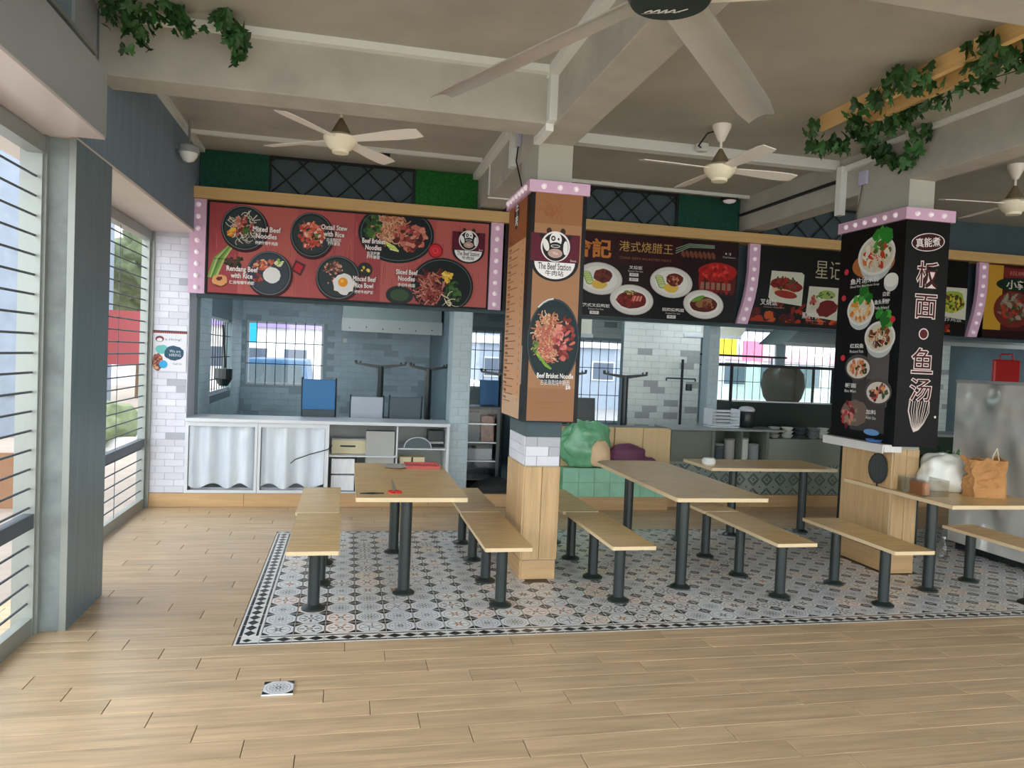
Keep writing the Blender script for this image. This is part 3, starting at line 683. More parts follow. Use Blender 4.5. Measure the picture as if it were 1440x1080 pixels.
# ------------------------------------------------------------------ pillars
def bulbs(t, name, pts, r=.026, n=(0, -1, 0)):
    mb = MB(); prof = [(r, 0), (r * .92, r * .45), (r * .6, r * .85), (r * .15, r * 1.0)]; seg = 12; N_ = Vector(n); A = N_.orthogonal().normalized(); B = N_.cross(A)
    for (rr, h) in prof:
        for k in range(seg):
            q = 2 * PI * k / seg; mb.v.append(tuple(A * math.cos(q) * rr + B * math.sin(q) * rr + N_ * h))
    for a in range(3):
        for k in range(seg): mb.f.append((a * seg + k, a * seg + (k + 1) % seg, (a + 1) * seg + (k + 1) % seg, (a + 1) * seg + k)); mb.c.append(None)
    mb.f.append(tuple(3 * seg + k for k in range(seg))); mb.c.append(None)
    me = mb.mesh(name, m_bulb, True)
    for p in pts: inst(me, name, p, t)
def wood_clad(p, x0, x1, y0, y1, z0, z1, ob):
    """vertical boards proud of the pillar core, on the front, left and right"""
    n = 2; w = (x1 - x0) / n
    for k in range(n): MB().plate((0, 0, 0), X, Z, NY, w - .004, z1 - z0 - .004, .012, .002).build('wood_board', m_woodv, p, loc=(x0 + k * w + .002, y0, z0 + .002))
    n = 3; w = (y1 - y0) / n
    for k in range(n):
        MB().plate((0, 0, 0), (0, -1, 0), Z, (-1, 0, 0), w - .004, z1 - z0 - .004, .012, .002).build('wood_board', m_woodv, p, loc=(x0, y1 - k * w - .002, z0 + .002))
        MB().plate((0, 0, 0), (0, 1, 0), Z, (1, 0, 0), w - .004, z1 - z0 - .004, .012, .002).build('wood_board', m_woodv, p, loc=(x1, y0 + k * w + .002, z0 + .002))
P1 = struct('pillar', MB().box(1.475, 1.77, 6.12, 6.76, 0, 3.645), m_col, label='square middle pillar with oak boards below a brown menu sign')
for (a, b, c, d) in ((1.475, 1.77, 6.12, 6.76),):
    MB().plate((0, 0, 0), X, Z, NY, b - a - .002, .16, .012, .002).build('skirting_tile', m_woodh, P1, loc=(a, c, .002)); MB().plate((0, 0, 0), (0, -1, 0), Z, (-1, 0, 0), d - c - .002, .16, .012, .002).build('skirting_tile', m_woodh, P1, loc=(a, d, .002))
wood_clad(P1, 1.475, 1.77, 6.12, 6.76, .165, .955, None)
def wtile(p, o, u, v, n, w, h): MB().plate((0, 0, 0), u, v, n, w, h, .007, .001).build('brick_tile', m_tiledk if R.random() < .15 else m_tile, p, loc=o)
for j in range(3):
    z = .965 + j * .08
    for (a, w) in (((0, .197), (.2, .095)) if j % 2 else ((0, .095), (.098, .197))): wtile(P1, (1.475 + a, 6.12, z), X, Z, NY, w - .003, .077)
    for (a, w) in (((0, .2), (.2, .2), (.4, .2)) if j % 2 else ((0, .1), (.1, .2), (.3, .2), (.5, .1))): wtile(P1, (1.475, 6.74 - a, z), (0, -1, 0), Z, (-1, 0, 0), w - .003, .077)
MB().box(1.470, 1.775, 6.113, 6.765, 1.205, 1.36).build('dark_band', m_backdark, P1)

# brown menu sign round the middle pillar
T = thing('pillar_sign', 'brown four-sided pillar sign with a cow emblem and a bowl of beef brisket noodle', 'sign', (1.64, 6.4, 1.34))
def L2(o): return (o[0] - 1.64, o[1] - 6.4, o[2] - 1.34)
def lb(x0, x1, y0, y1, z0, z1): return (x0 - 1.64, x1 - 1.64, y0 - 6.4, y1 - 6.4, z0 - 1.34, z1 - 1.34)
MB().box(*lb(1.40, 1.87, 5.99, 6.10, 1.34, 3.22)).box(*lb(1.40, 1.46, 6.10, 6.85, 1.34, 3.22)).box(*lb(1.80, 1.87, 6.10, 6.85, 1.34, 3.22)).box(*lb(1.46, 1.80, 6.77, 6.85, 1.34, 3.22)).build('sign_box', m_blackf, T)
a = Art(L2((1.40, 5.989, 1.34)), X, Z); wS, hS = .47, 1.88; a.lim = (.005, .465, .005, 1.875)
a.rect(.035, .01, wS - .035, hS - .01, (164, 122, 88)); a.rect(.035, .01, wS - .035, .28, (154, 110, 78)); a.rect(.035, 1.62, wS - .035, hS - .01, (152, 104, 70))
for i in range(26): # faint branching motif
    x, z, th = .17 + R.gauss(0, .04), 1.72 + R.gauss(0, .04), R.uniform(0, 6.28); a.stroke([(x, z), (x + .03 * math.cos(th), z + .03 * math.sin(th)), (x + .05 * math.cos(th + .6), z + .05 * math.sin(th + .6))], .006, (150, 92, 54))
cow_logo(a, .218, 1.37, .172)
cx, cz, rx, rz = .235, .665, .222, .35
a.ell(cx, cz, rx, rz, (22, 40, 46), 36); a.ring(cx, cz, rx * .97, rz * .97, .006, (60, 80, 84), 36); a.stroke([(cx - rx * math.cos(q), cz + rz * math.sin(q)) for q in (.9, 1.1, 1.3, 1.5)], .012, (214, 220, 220)); a.ell(cx, cz - .01, rx * .86, rz * .84, (28, 46, 48), 30)
a.clump(cx - .045, cz + .03, .10, .19, NOOD, 330, .06, .009, 1.6); a.clump(cx - .06, cz + .0, .07, .13, [(206, 110, 100), (186, 90, 84)], 60, .04, .005, 1.6)
a.bits(cx + .09, cz + .03, .08, .18, MEAT, 60, .026); a.bits(cx + .08, cz + .04, .06, .12, [(214, 120, 120), (228, 150, 146)], 12, .016)
for i in range(5): a.stroke([(cx - .17 + i * .012, cz - .05 - i * .02), (cx - .06 + i * .012, cz - .20 - i * .006)], .016, (170, 190, 60) if i % 2 else (110, 160, 60))
a.bits(cx - .14, cz - .04, .03, .06, GREEN, 8, .02)
a.text('Beef Brisket Noodle', .262, .385, .042, (246, 246, 246), w=.31, off=.015); a.text('古法海南炖牛腩面', .262, .33, .045, (226, 226, 226), w=.25); a.text('$8', .375, .29, .036, (246, 246, 246), off=.015)
a.stroke([(.10, .16), (.36, .17)], .004, (150, 96, 58)); a.stroke([(.14, .12), (.30, .12)], .003, (150, 96, 58))
a.build('printed_front', T)
a = Art(L2((1.399, 6.85, 1.34)), (0, -1, 0), Z); wS = .86
a.rect(.02, .01, wS - .13, hS - .01, (206, 156, 114)); a.rect(.02, 1.52, wS - .13, hS - .01, (150, 88, 52)); a.rect(.02, .01, wS - .13, .2, (206, 170, 136))
a.ell(.33, 1.77, .10, .125, (40, 26, 24), 20); a.text('牛\n肉', .33, 1.77, .2, (240, 236, 232), w=.11, off=.02)
z = 1.55
while z > .12:
    w = R.uniform(.22, .42); a.text(R.choice(['牛腩面', '牛肉汤', '炖牛肉', '牛杂面', '卤肉饭']), .12, z, .026, (60, 34, 22), w=.12, off=.02); a.stroke([(.08, z - .028), (.08 + w, z - .028)], .007, (120, 78, 52)); a.text('$' + R.choice('5678'), .64, z, .026, (60, 34, 22)); z -= .066
a.rect(wS - .11, .3, wS - .09, .62, (236, 224, 212))
a.build('printed_side', T)
MB().box(*lb(1.375, 1.885, 5.965, 5.995, 3.205, 3.30)).box(*lb(1.375, 1.40, 5.995, 6.87, 3.205, 3.30)).box(*lb(1.86, 1.885, 5.995, 6.87, 3.205, 3.30)).box(*lb(1.40, 1.47, 5.995, 6.87, 3.20, 3.23)).build('bulb_rim', m_pink, T)
bulbs(T, 'bulb', [L2((1.495 + .135 * k, 5.965, 3.253)) for k in range(3)])
bulbs(T, 'bulb', [L2((1.375, 6.08 + .115 * k, 3.253)) for k in range(7)], n=(-1, 0, 0))

P2 = struct('pillar', MB().box(4.965, 5.235, 6.06, 6.78, 0, 3.655), m_col, label='square right pillar with oak boards below a black menu sign')
MB().plate((0, 0, 0), X, Z, NY, .268, .19, .012, .002).build('skirting_tile', m_woodh, P2, loc=(4.966, 6.06, .002)); MB().plate((0, 0, 0), (0, -1, 0), Z, (-1, 0, 0), .718, .19, .012, .002).build('skirting_tile', m_woodh, P2, loc=(4.965, 6.78, .002))
wood_clad(P2, 4.965, 5.235, 6.06, 6.78, .195, 1.16, None)
T = thing('pillar_sign', 'black four-sided pillar sign lettered with red and white Chinese characters', 'sign', (5.08, 6.4, 1.2))
def L2(o): return (o[0] - 5.08, o[1] - 6.4, o[2] - 1.2)
def lb(x0, x1, y0, y1, z0, z1): return (x0 - 5.08, x1 - 5.08, y0 - 6.4, y1 - 6.4, z0 - 1.2, z1 - 1.2)
MB().box(*lb(4.86, 5.32, 5.94, 6.04, 1.2, 3.26)).box(*lb(4.86, 4.93, 6.04, 6.86, 1.2, 3.26)).box(*lb(5.25, 5.32, 6.04, 6.86, 1.2, 3.26)).box(*lb(4.93, 5.25, 6.80, 6.86, 1.2, 3.26)).build('sign_box', m_blackf, T)
a = Art(L2((4.86, 5.939, 1.2)), X, Z)
a.rect(.004, .004, .456, 2.055, (6, 7, 9))
a.ell(.235, 1.865, .175, .082, (226, 220, 220), 32, .12); a.ell(.235, 1.865, .167, .075, (60, 16, 20), 32, .12); a.text('真能煮', .235, 1.865, .085, (232, 228, 228), w=.26, off=.01, rot=.12)
for (c, z, h) in (('板', 1.575, .225), ('面', 1.285, .21), ('鱼', .79, .225), ('汤', .525, .20)): a.text(c, .25, z, h, (70, 18, 22), w=.22, off=.0, out=(226, 210, 206), outw=.035)
a.ell(.245, 1.035, .052, .052, (226, 210, 206), 24); a.ell(.245, 1.035, .042, .042, (84, 20, 24), 24)
for i in range(9): # noodle strands drawn in outline below the last character
    x0 = .15 + i * .024; a.stroke([(x0, .42), (x0 - .012 + R.uniform(-.006, .006), .33), (x0 * .6 + .085, .22), (.20 + i * .004, .15)], .006, (222, 208, 202))
a.stroke([(.14, .44), (.13, .33), (.17, .2), (.20, .14), (.25, .16), (.30, .22), (.35, .32), (.35, .42)], .007, (222, 208, 202))
a.ell(.42, .28, .012, .012, (240, 240, 240), 10)
a.build('printed_front', T)
a = Art(L2((4.859, 6.86, 1.2)), (0, -1, 0), Z)   # u = 6.86 - y
a.rect(.01, .004, .87, 2.055, (14, 15, 18)); a.rect(.50, .35, .80, .98, (96, 92, 92)); a.rect(.30, .1, .78, .6, (70, 68, 68))
def sb(y, z, ry, rz, fill, leaf=None, kind=0):
    u, v = 6.86 - y, z - 1.2
    a.ell(u, v - rz * .35, ry * .86, rz * .95, (196, 204, 204), 28); a.ell(u, v, ry, rz, (232, 232, 226), 30); a.ell(u, v, ry * .88, rz * .86, (216, 212, 192), 26)
    if leaf:
        for _ in range(12): a.ell(u + leaf[0] + R.gauss(0, ry * .2), v + leaf[1] + R.gauss(0, rz * .2), ry * .3, rz * .26, R.choice([(50, 140, 50), (40, 112, 40), (84, 170, 70)]), 9, R.uniform(0, 3), .25)
    a.bits(u, v, ry * .7, rz * .62, fill, 34, ry * .16); a.clump(u, v - rz * .2, ry * .6, rz * .4, [(238, 230, 208), (222, 208, 170)], 22, ry * .3, ry * .03)
a.ell(.50, 1.70, .30, .13, (178, 112, 62), 24)
sb(6.321, 2.98, .26, .19, [(196, 66, 44), (238, 232, 214), (210, 190, 150), (90, 110, 50), (222, 120, 70)], (.10, .15))
sb(6.499, 2.47, .20, .15, [(226, 150, 60), (238, 226, 196), (240, 190, 110), (214, 120, 50)], (.06, .14)); sb(6.206, 2.20, .21, .15, [(120, 66, 36), (60, 34, 28), (170, 60, 40), (206, 150, 90)], (.05, .16))
a.ell(6.86 - 6.093, 1.50, .095, .08, (206, 214, 216), 20); a.ell(6.86 - 6.093, 1.525, .095, .065, (240, 240, 236), 20)
for (y, z, ry, rz, f) in ((6.485, 1.902, .17, .10, [(50, 60, 44), (226, 170, 110), (206, 120, 80)]), (6.18, 1.68, .16, .10, [(80, 40, 40), (226, 160, 110), (196, 80, 80), (70, 90, 60)])):
    a.ell(6.86 - y, z - 1.19, ry * 1.15, rz * 1.25, (88, 84, 82), 26); a.ell(6.86 - y, z - 1.2, ry, rz, (226, 216, 206), 28); a.bits(6.86 - y, z - 1.2, ry * .7, rz * .65, f, 30, .03)
a.ell(.36, .26, .2, .13, (120, 104, 92), 20, wob=.1); a.bits(.28, .24, .12, .12, [(176, 60, 76), (206, 130, 120), (120, 30, 50), (150, 140, 110)], 26, .035); a.ell(.62, .10, .11, .03, (110, 160, 214), 16)
for (u, v, t1, t2, w) in ((.40, 1.555, '鱼片汤米粉', 'Sliced Fish Bee Hoon Soup', .42), (.66, 1.33, '鱼头米粉', 'Fish Head', .2), (.34, .92, '红烧鱼', 'Braised Fish', .2), (.28, .53, '板面', 'Ban Mian', .17), (.72, 1.40, '白饭', 'Rice', .1), (.60, .29, '加料', 'Add On', .14)):
    a.text(t1, u, v, .06 if w > .3 else .045, (236, 236, 236), w=w, off=.02); a.text(t2, u, v - .055, .028, (226, 226, 226), w=w, off=.01)
for (u, v) in ((.12, 1.66), (.10, 1.40), (.82, 1.16), (.14, .80)): a.ell(u, v, .035, .03, (206, 60, 70), 14)
a.build('printed_side', T)
MB().box(*lb(4.83, 5.35, 5.915, 5.945, 3.255, 3.36)).box(*lb(4.83, 4.86, 5.945, 6.88, 3.255, 3.36)).box(*lb(5.32, 5.35, 5.945, 6.88, 3.255, 3.36)).box(*lb(4.86, 4.95, 5.945, 6.88, 3.25, 3.28)).build('bulb_rim', m_pink, T)
bulbs(T, 'bulb', [L2((4.945 + .14 * k, 5.915, 3.308)) for k in range(3)]); bulbs(T, 'bulb', [L2((4.83, 6.05 + .14 * k, 3.308)) for k in range(6)], n=(-1, 0, 0))
# wrapped ledge on the left of the right pillar
t = thing('wrapped_ledge', 'ledge wrapped in white plastic on the left side of the right pillar', 'ledge', (4.88, 6.4, 1.165))
MB().box(-.10, .08, -.42, .42, .0, .035).build('shelf_board', m_woodpanel, t, bevel=.004); 
mbw = MB(); mbw.box(-.115, .08, -.44, .44, .0355, .048); mbw.box(-.118, -.104, -.44, .44, -.03, .0355); mbw.box(-.10, .08, -.445, -.425, -.02, .0355); mbw.build('plastic_wrap', m_wrap, t)
t = thing('blue_dish', 'small blue and white dish on the wrapped ledge', 'dish', (4.82, 6.15, 1.214)); MB().lathe([(.03, 0), (.06, .005), (.075, .03), (.07, .03), (.05, .012)], 0, 0, 20).build('dish_body', m_cup, t, smooth=True); MB().lathe([(.02, .013), (.05, .0135)], 0, 0, 16).build('dish_inside', m_white, t)

# ------------------------------------------------------------------ stall signboards
def board(name, lbl, x0, x1, z0, z1, y=9.0, th=.08):
    t = thing(name, lbl, 'sign', (x0, y, z0)); MB().box(0, x1 - x0, 0, th, 0, z1 - z0).build('sign_panel', m_blackf, t); a_ = Art((0, -.001, 0), X, Z); a_.lim = (.008, x1 - x0 - .008, .012, z1 - z0 - .012); return t, a_
T, a = board('menu_signboard', 'red wood-grain menu signboard showing bowls of beef noodles', -1.585, 1.615, 2.43, 3.472)
w, h = 3.2, 1.042
for k in range(10):
    c = R.choice([(178, 88, 88), (166, 74, 78), (186, 98, 94), (158, 66, 70)]); a.rect(.02 + k * .316, .02, .02 + (k + 1) * .316, h - .02, c)
for _ in range(160):
    x, z = R.uniform(.05, 3.1), R.uniform(.03, h - .25); a.stroke([(x, z), (x + R.uniform(-.004, .004), z + R.uniform(.08, .22))], .005, R.choice([(150, 60, 66), (196, 106, 100), (170, 78, 80)]))
def WP(x, z): return x + 1.585, z - 2.43
for k in range(5): a.stroke([WP(-1.56 + .02 * k, 2.62), WP(-1.50 + .025 * k, 2.83), WP(-1.36 + .02 * k, 2.97 + .015 * k)], .02, [(120, 160, 70), (170, 190, 120), (80, 130, 60)][k % 3])
a.bits(*WP(-1.30, 2.80), .10, .07, [(60, 70, 44), (90, 60, 50), (40, 52, 36)], 22, .03); a.ell(*WP(-1.44, 2.58), .09, .07, (120, 60, 50), 18); a.ell(*WP(-1.44, 2.59), .085, .062, (222, 160, 104), 18, wob=.08); a.bits(*WP(-1.44, 2.6), .03, .02, [(110, 40, 50)], 4, .02)
b1 = WP(-1.194, 3.191); bowl(a, *b1, .245, .25); a.clump(*b1, .15, .15, [(206, 200, 180), (176, 170, 150), (226, 222, 206)], 90, .08, .008, 1.4); a.bits(b1[0] - .05, b1[1] + .05, .07, .06, [(222, 170, 150), (206, 140, 120)], 12, .03); a.bits(*b1, .13, .12, MEAT[:4], 26, .024); a.bits(b1[0] + .02, b1[1] - .01, .04, .04, GREEN, 9, .025); a.bits(b1[0] - .13, b1[1] - .06, .03, .05, YEL[:1] + [(222, 130, 60)], 8, .03)
b2 = WP(-.459, 3.168); bowl(a, *b2, .235, .255); a.bits(*b2, .14, .16, [(214, 96, 70), (196, 70, 56), (232, 140, 110), (170, 56, 46), (240, 196, 180)], 60, .03); a.clump(*b2, .12, .15, [(226, 120, 96), (206, 90, 70)], 30, .06, .008); a.bits(b2[0] + .04, b2[1] - .02, .03, .03, GREEN, 6, .02)
b3 = WP(-.912, 2.70); bowl(a, *b3, .24, .25, (56, 66, 76), (64, 74, 84)); a.bits(b3[0] - .06, b3[1] + .09, .11, .06, [(206, 110, 84), (186, 90, 70), (236, 170, 130)], 24, .026); a.bits(b3[0] + .1, b3[1] + .12, .05, .03, [(232, 232, 190), (150, 180, 90)], 7, .028); a.bits(b3[0] - .12, b3[1] - .06, .04, .05, MEAT[:3], 9, .026); a.ell(b3[0] + .03, b3[1] - .02, .095, .09, (236, 236, 236), 22, wob=.03)
q = WP(-.597, 2.781); a.poly([(q[0] - .03, q[1] + .09), (q[0] + .085, q[1] + .04), (q[0] + .03, q[1] - .09), (q[0] - .08, q[1] - .03)], (90, 50, 56)); a.poly([(q[0] - .02, q[1] + .06), (q[0] + .055, q[1] + .025), (q[0] + .02, q[1] - .06), (q[0] - .05, q[1] - .02)], (190, 50, 60))
b4 = WP(-.153, 2.70); bowl(a, *b4, .245, .25); a.bits(b4[0] - .05, b4[1] + .05, .11, .14, [(150, 96, 80), (206, 150, 130), (110, 66, 56), (226, 180, 160)], 50, .018); a.ell(b4[0] + .07, b4[1] - .07, .12, .12, (238, 236, 236), 20, wob=.12); a.ell(b4[0] + .06, b4[1] - .05, .055, .055, (242, 160, 40), 18); a.ell(b4[0] + .05, b4[1] - .035, .02, .02, (250, 200, 90), 10)
q = WP(.152, 2.811); a.ell(*q, .085, .085, (44, 50, 48), 20); a.bits(*q, .04, .04, YEL, 6, .022)
b5 = WP(.50, 3.25); a.ell(b5[0], b5[1] + .0, .44, .34, (26, 34, 38), 36); a.clump(b5[0] - .06, b5[1] + .06, .19, .17, NOOD, 300, .08, .010, 1.6); a.bits(b5[0] + .17, b5[1] - .03, .18, .15, MEAT, 64, .036); a.bits(b5[0] - .28, b5[1] + .06, .09, .15, GREEN, 30, .04)
for i in range(5): a.stroke([(b5[0] - .02 + i * .012, b5[1] - .15 - i * .012), (b5[0] - .14 + i * .018, b5[1] - .10 - i * .02)], .02, (190, 210, 80) if i % 2 else (226, 232, 150))
a.ring(b5[0], b5[1], .41, .31, .006, (110, 120, 122), 30)
a.rect(0.02, h - .02, w - .02, h + .0, (30, 30, 32)); 
q = WP(.962, 3.088); a.ell(*q, .088, .088, (150, 30, 40), 20); a.ell(*q, .07, .07, (214, 44, 56), 20); a.ring(*q, .03, .03, .01, (240, 90, 100), 12)
b7 = WP(.56, 2.54); a.ell(*b7, .16, .11, (36, 50, 46), 24); a.ell(*b7, .11, .07, (60, 84, 60), 20)
b6 = WP(1.06, 2.68); a.ell(*b6, .37, .33, (24, 32, 34), 36); a.ring(*b6, .345, .305, .006, (110, 120, 122), 30); a.clump(b6[0] - .13, b6[1] - .04, .15, .20, MEAT + [(206, 150, 130)], 210, .08, .014, .7); a.bits(b6[0] + .06, b6[1] + .11, .06, .06, YEL, 16, .026); a.bits(b6[0] + .14, b6[1] - .06, .10, .12, GREEN[:2] + [(28, 50, 36)], 40, .03); a.clump(b6[0] + .08, b6[1] - .18, .05, .06, [(230, 220, 190)], 10, .1, .009)
for (x, z, t1, t2, wd) in ((-.95, 3.12, 'Mixed Beef\nNoodles', '传统什锦牛肉面', .29), (-.21, 3.20, 'Oxtail Stew\nwith Rice', '古法西红柿\n炖牛腩汤', .28), (-1.20, 2.66, 'Rendang Beef\nwith Rice', '仁当咖喱牛肉饭', .32), (.24, 3.08, 'Beef Brisket\nNoodles', '古法海南\n炖牛腩面', .25), (.15, 2.635, 'Minced Beef\nRice Bowl', '卤味牛肉碎饭', .25), (.635, 2.745, 'Sliced Beef\nNoodles', '手切牛肉面', .24)):
    p = WP(x, z); tall = .085 if '\n' in t2 else .042
    a.text(t1, p[0], p[1] + .03, .135, (248, 246, 244), w=wd * 1.05, off=.022, out=(120, 50, 56), outw=.04); a.text(t2, p[0], p[1] - .075 - tall * .25, tall, (244, 242, 240), w=wd * (.6 if '\n' in t2 else .85), off=.02)
q = WP(1.353, 3.17); cow_logo(a, q[0], q[1] - .0, .165)
a.build('printed_menu', T)
def strip(lbl, pts, y=8.97, wd=.17, z0=2.43):
    """pink bulb strip; pts = left edge x per height fraction"""
    t = thing('bulb_strip', lbl, 'bulb strip', (pts[0][0], y, z0), group='pink bulb strips between the signboards')
    mb = MB(); base = pts[0][0]; fr = [(p[0] - base, p[1]) for p in pts]; 
    for (xa, za), (xb, zb) in zip(fr[:-1], fr[1:]):
        i = len(mb.v); mb.v += [(xa, 0, za), (xa + wd, 0, za), (xb + wd, 0, zb), (xb, 0, zb), (xa, .06, za), (xa + wd, .06, za), (xb + wd, .06, zb), (xb, .06, zb)]
        for f in ((0, 1, 2, 3), (4, 7, 6, 5), (0, 3, 7, 4), (1, 5, 6, 2)): mb.f.append(tuple(i + k for k in f)); mb.c.append(None)
    mb.poly([(fr[-1][0], 0, fr[-1][1]), (fr[-1][0] + wd, 0, fr[-1][1]), (fr[-1][0] + wd, .06, fr[-1][1]), (fr[-1][0], .06, fr[-1][1])]); mb.poly([(0, 0, fr[0][1]), (0, .06, fr[0][1]), (wd, .06, fr[0][1]), (wd, 0, fr[0][1])])
    mb.build('strip_panel', m_pink, t)
    hh = fr[-1][1]
    for k in range(8):
        z = hh * (k + .5) / 8; x = 0
        for (xa, za), (xb, zb) in zip(fr[:-1], fr[1:]):
            if za <= z <= zb: x = xa + (xb - xa) * (z - za) / (zb - za)
        bulbs(t, 'bulb', [(x + wd / 2, 0, z)], .03)
H = 1.042
strip('pink strip with eight white bulbs at the left end of the red menu signboard', [(-1.765, 0), (-1.765, H)])
strip('pink strip with eight white bulbs just left of the brown pillar sign', [(1.62, 0), (1.62, H)], wd=.15)
cv = lambda x: [(x - .13, 0), (x - .09, .15), (x - .045, .32), (x - .015, .5), (x, .7), (x, H)]
strip('curved pink strip with white bulbs left of the dark board lettered in pale grey', cv(5.03), wd=.15)
strip('curved pink strip with white bulbs at the far right of the signboards', cv(8.55), wd=.15)
T, a = board('menu_signboard', 'dark maroon menu signboard showing four white plates of roast meat', 1.80, 4.895, 2.43, 3.472, 9.01)
w = 3.095
a.rect(.01, .01, w - .01, H - .01, (38, 14, 20)); a.rect(.01, .01, w - .01, .34, (16, 17, 20)); a.rect(.5, .66, 2.3, H - .01, (50, 16, 22))
def WP(x, z): return x - 1.80, z - 2.43
q = WP(4.60, 3.05)
for k in range(7): a.ell(q[0] - .2 + k * .07, q[1] - .09, .05, .17, R.choice([(120, 24, 22), (150, 30, 26), (96, 20, 20)]), 14)
a.ell(q[0] + .02, q[1] + .03, .27, .12, (170, 26, 24), 24, wob=.05); a.bits(q[0], q[1] + .02, .2, .09, [(196, 34, 30), (140, 20, 20), (214, 60, 44)], 40, .03)
for k in range(6): a.rect(q[0] - .22 + k * .075, q[1] - .20, q[0] - .17 + k * .075, q[1] - .11, (150, 110, 90))
q = WP(4.30, 3.32)
for k in range(8): a.ell(q[0] - .18 + k * .06, q[1] - .04, .026, .05, (120, 70, 50), 10, .4)
for k in range(3): a.stroke([(q[0] - .28, q[1] - .04 + k * .03), (q[0] - .1, q[1] + .05 + k * .02), (q[0] + .25, q[1] + .06 + k * .015)], .012, (130, 150, 130))
a.text('會記', WP(2.90, 0)[0], WP(0, 3.27)[1], .24, (206, 130, 60), w=.52, off=.03); a.text('港式烧腊王', *WP(3.62, 3.32), .13, (196, 160, 90), w=.72, off=.0); a.text('CHAR SIEW ROASTED MEAT', *WP(3.62, 3.175), .03, (150, 96, 60), w=.7)
for (x, z, rx, rz, k) in ((3.02, 2.895, .30, .20, 0), (3.979, 2.905, .29, .195, 0), (3.457, 2.655, .29, .19, 1), (4.435, 2.652, .28, .185, 2)):
    q = WP(x, z); plate(a, *q, rx, rz, -.06)
    if k == 0:
        for i in range(5): a.ell(q[0] - .17 + i * .012, q[1] - .05 + (4 - i) * .026, .055, .032, (120, 160, 70), 14); a.ell(q[0] - .17 + i * .012, q[1] - .047 + (4 - i) * .026, .045, .024, (206, 222, 150), 14)
        a.ell(q[0] - .0, q[1] - .07, .10, .06, (232, 196, 84), 18, wob=.04); a.ell(q[0] + .04, q[1] + .035, .12, .085, (110, 48, 36), 16, wob=.1); a.bits(q[0] + .04, q[1] + .04, .1, .06, [(140, 70, 54), (86, 36, 30), (206, 140, 110)] if x > 3.5 else [(80, 34, 28), (120, 56, 40)], 26, .02)
    elif k == 1:
        a.ell(*q, .2, .11, (110, 26, 22), 22, wob=.04); a.bits(q[0] - .05, q[1], .13, .07, [(130, 40, 30), (96, 20, 18), (160, 50, 36)], 26, .03)
        for i in range(6): a.stroke([(q[0] - .0 + i * .022, q[1] - .01), (q[0] + .02 + i * .022, q[1] + .05)], .016, [(226, 96, 76), (240, 170, 150)][i % 2])
        a.bits(q[0] - .02, q[1] + .09, .07, .025, [(206, 180, 110), (110, 120, 60)], 14, .018)
    else:
        a.ell(*q, .19, .10, (90, 36, 28), 22, wob=.04); a.ell(q[0] + .0, q[1] + .02, .12, .05, (150, 112, 70), 14, .3, .08); a.ell(q[0] - .08, q[1] + .07, .10, .028, (110, 160, 60), 14, .4); a.bits(q[0] + .05, q[1] - .01, .1, .05, [(120, 60, 40), (170, 110, 70)], 18, .02)
for (x, z, t1) in ((3.49, 3.06, '叉烧饭'), (2.99, 2.56, '港式叉烧鸭饭'), (4.02, 2.56, '招牌烧鸭面')):
    q = WP(x, z); a.text(t1, *q, .045, (230, 230, 230), off=.015, w=.06 * len(t1)); a.text('Roasted Char Siew', q[0], q[1] - .045, .022, (200, 200, 200), w=.2); a.rect(q[0] - .08, q[1] - .11, q[0] + .04, q[1] - .07, (226, 226, 226)); a.text('$4.50', q[0] - .02, q[1] - .09, .028, (30, 30, 30))
    if t1 == '叉烧饭': a.rect(q[0] - .08, q[1] - .17, q[0] + .04, q[1] - .13, (226, 226, 226)); a.text('$5.50', q[0] - .02, q[1] - .15, .028, (30, 30, 30))
q = WP(4.74, 3.32); a.text('▲  |▮', *q, .035, (220, 220, 220)); a.text('Chef Station', q[0] + .02, q[1] - .045, .022, (200, 200, 200), w=.18)
a.build('printed_menu', T)
T, a = board('menu_signboard', 'black menu signboard with two square dish photos and pale grey characters', 5.06, 8.41, 2.43, 3.472, 9.01); w = 3.35
def WP(x, z): return x - 5.06, z - 2.43
a.rect(.01, .01, w - .01, H - .01, (9, 9, 11))
for _ in range(150):
    x = R.uniform(.05, w - .3); a.ell(x, .03 + R.random() ** 2 * .28, R.uniform(.03, .1), R.uniform(.02, .06), R.choice([(120, 30, 20), (160, 44, 24), (90, 20, 18), (190, 80, 30), (60, 16, 16)]), 9, R.uniform(-1, 1), .2)
a.rect(.01, .01, w - .01, .05, (18, 16, 18))
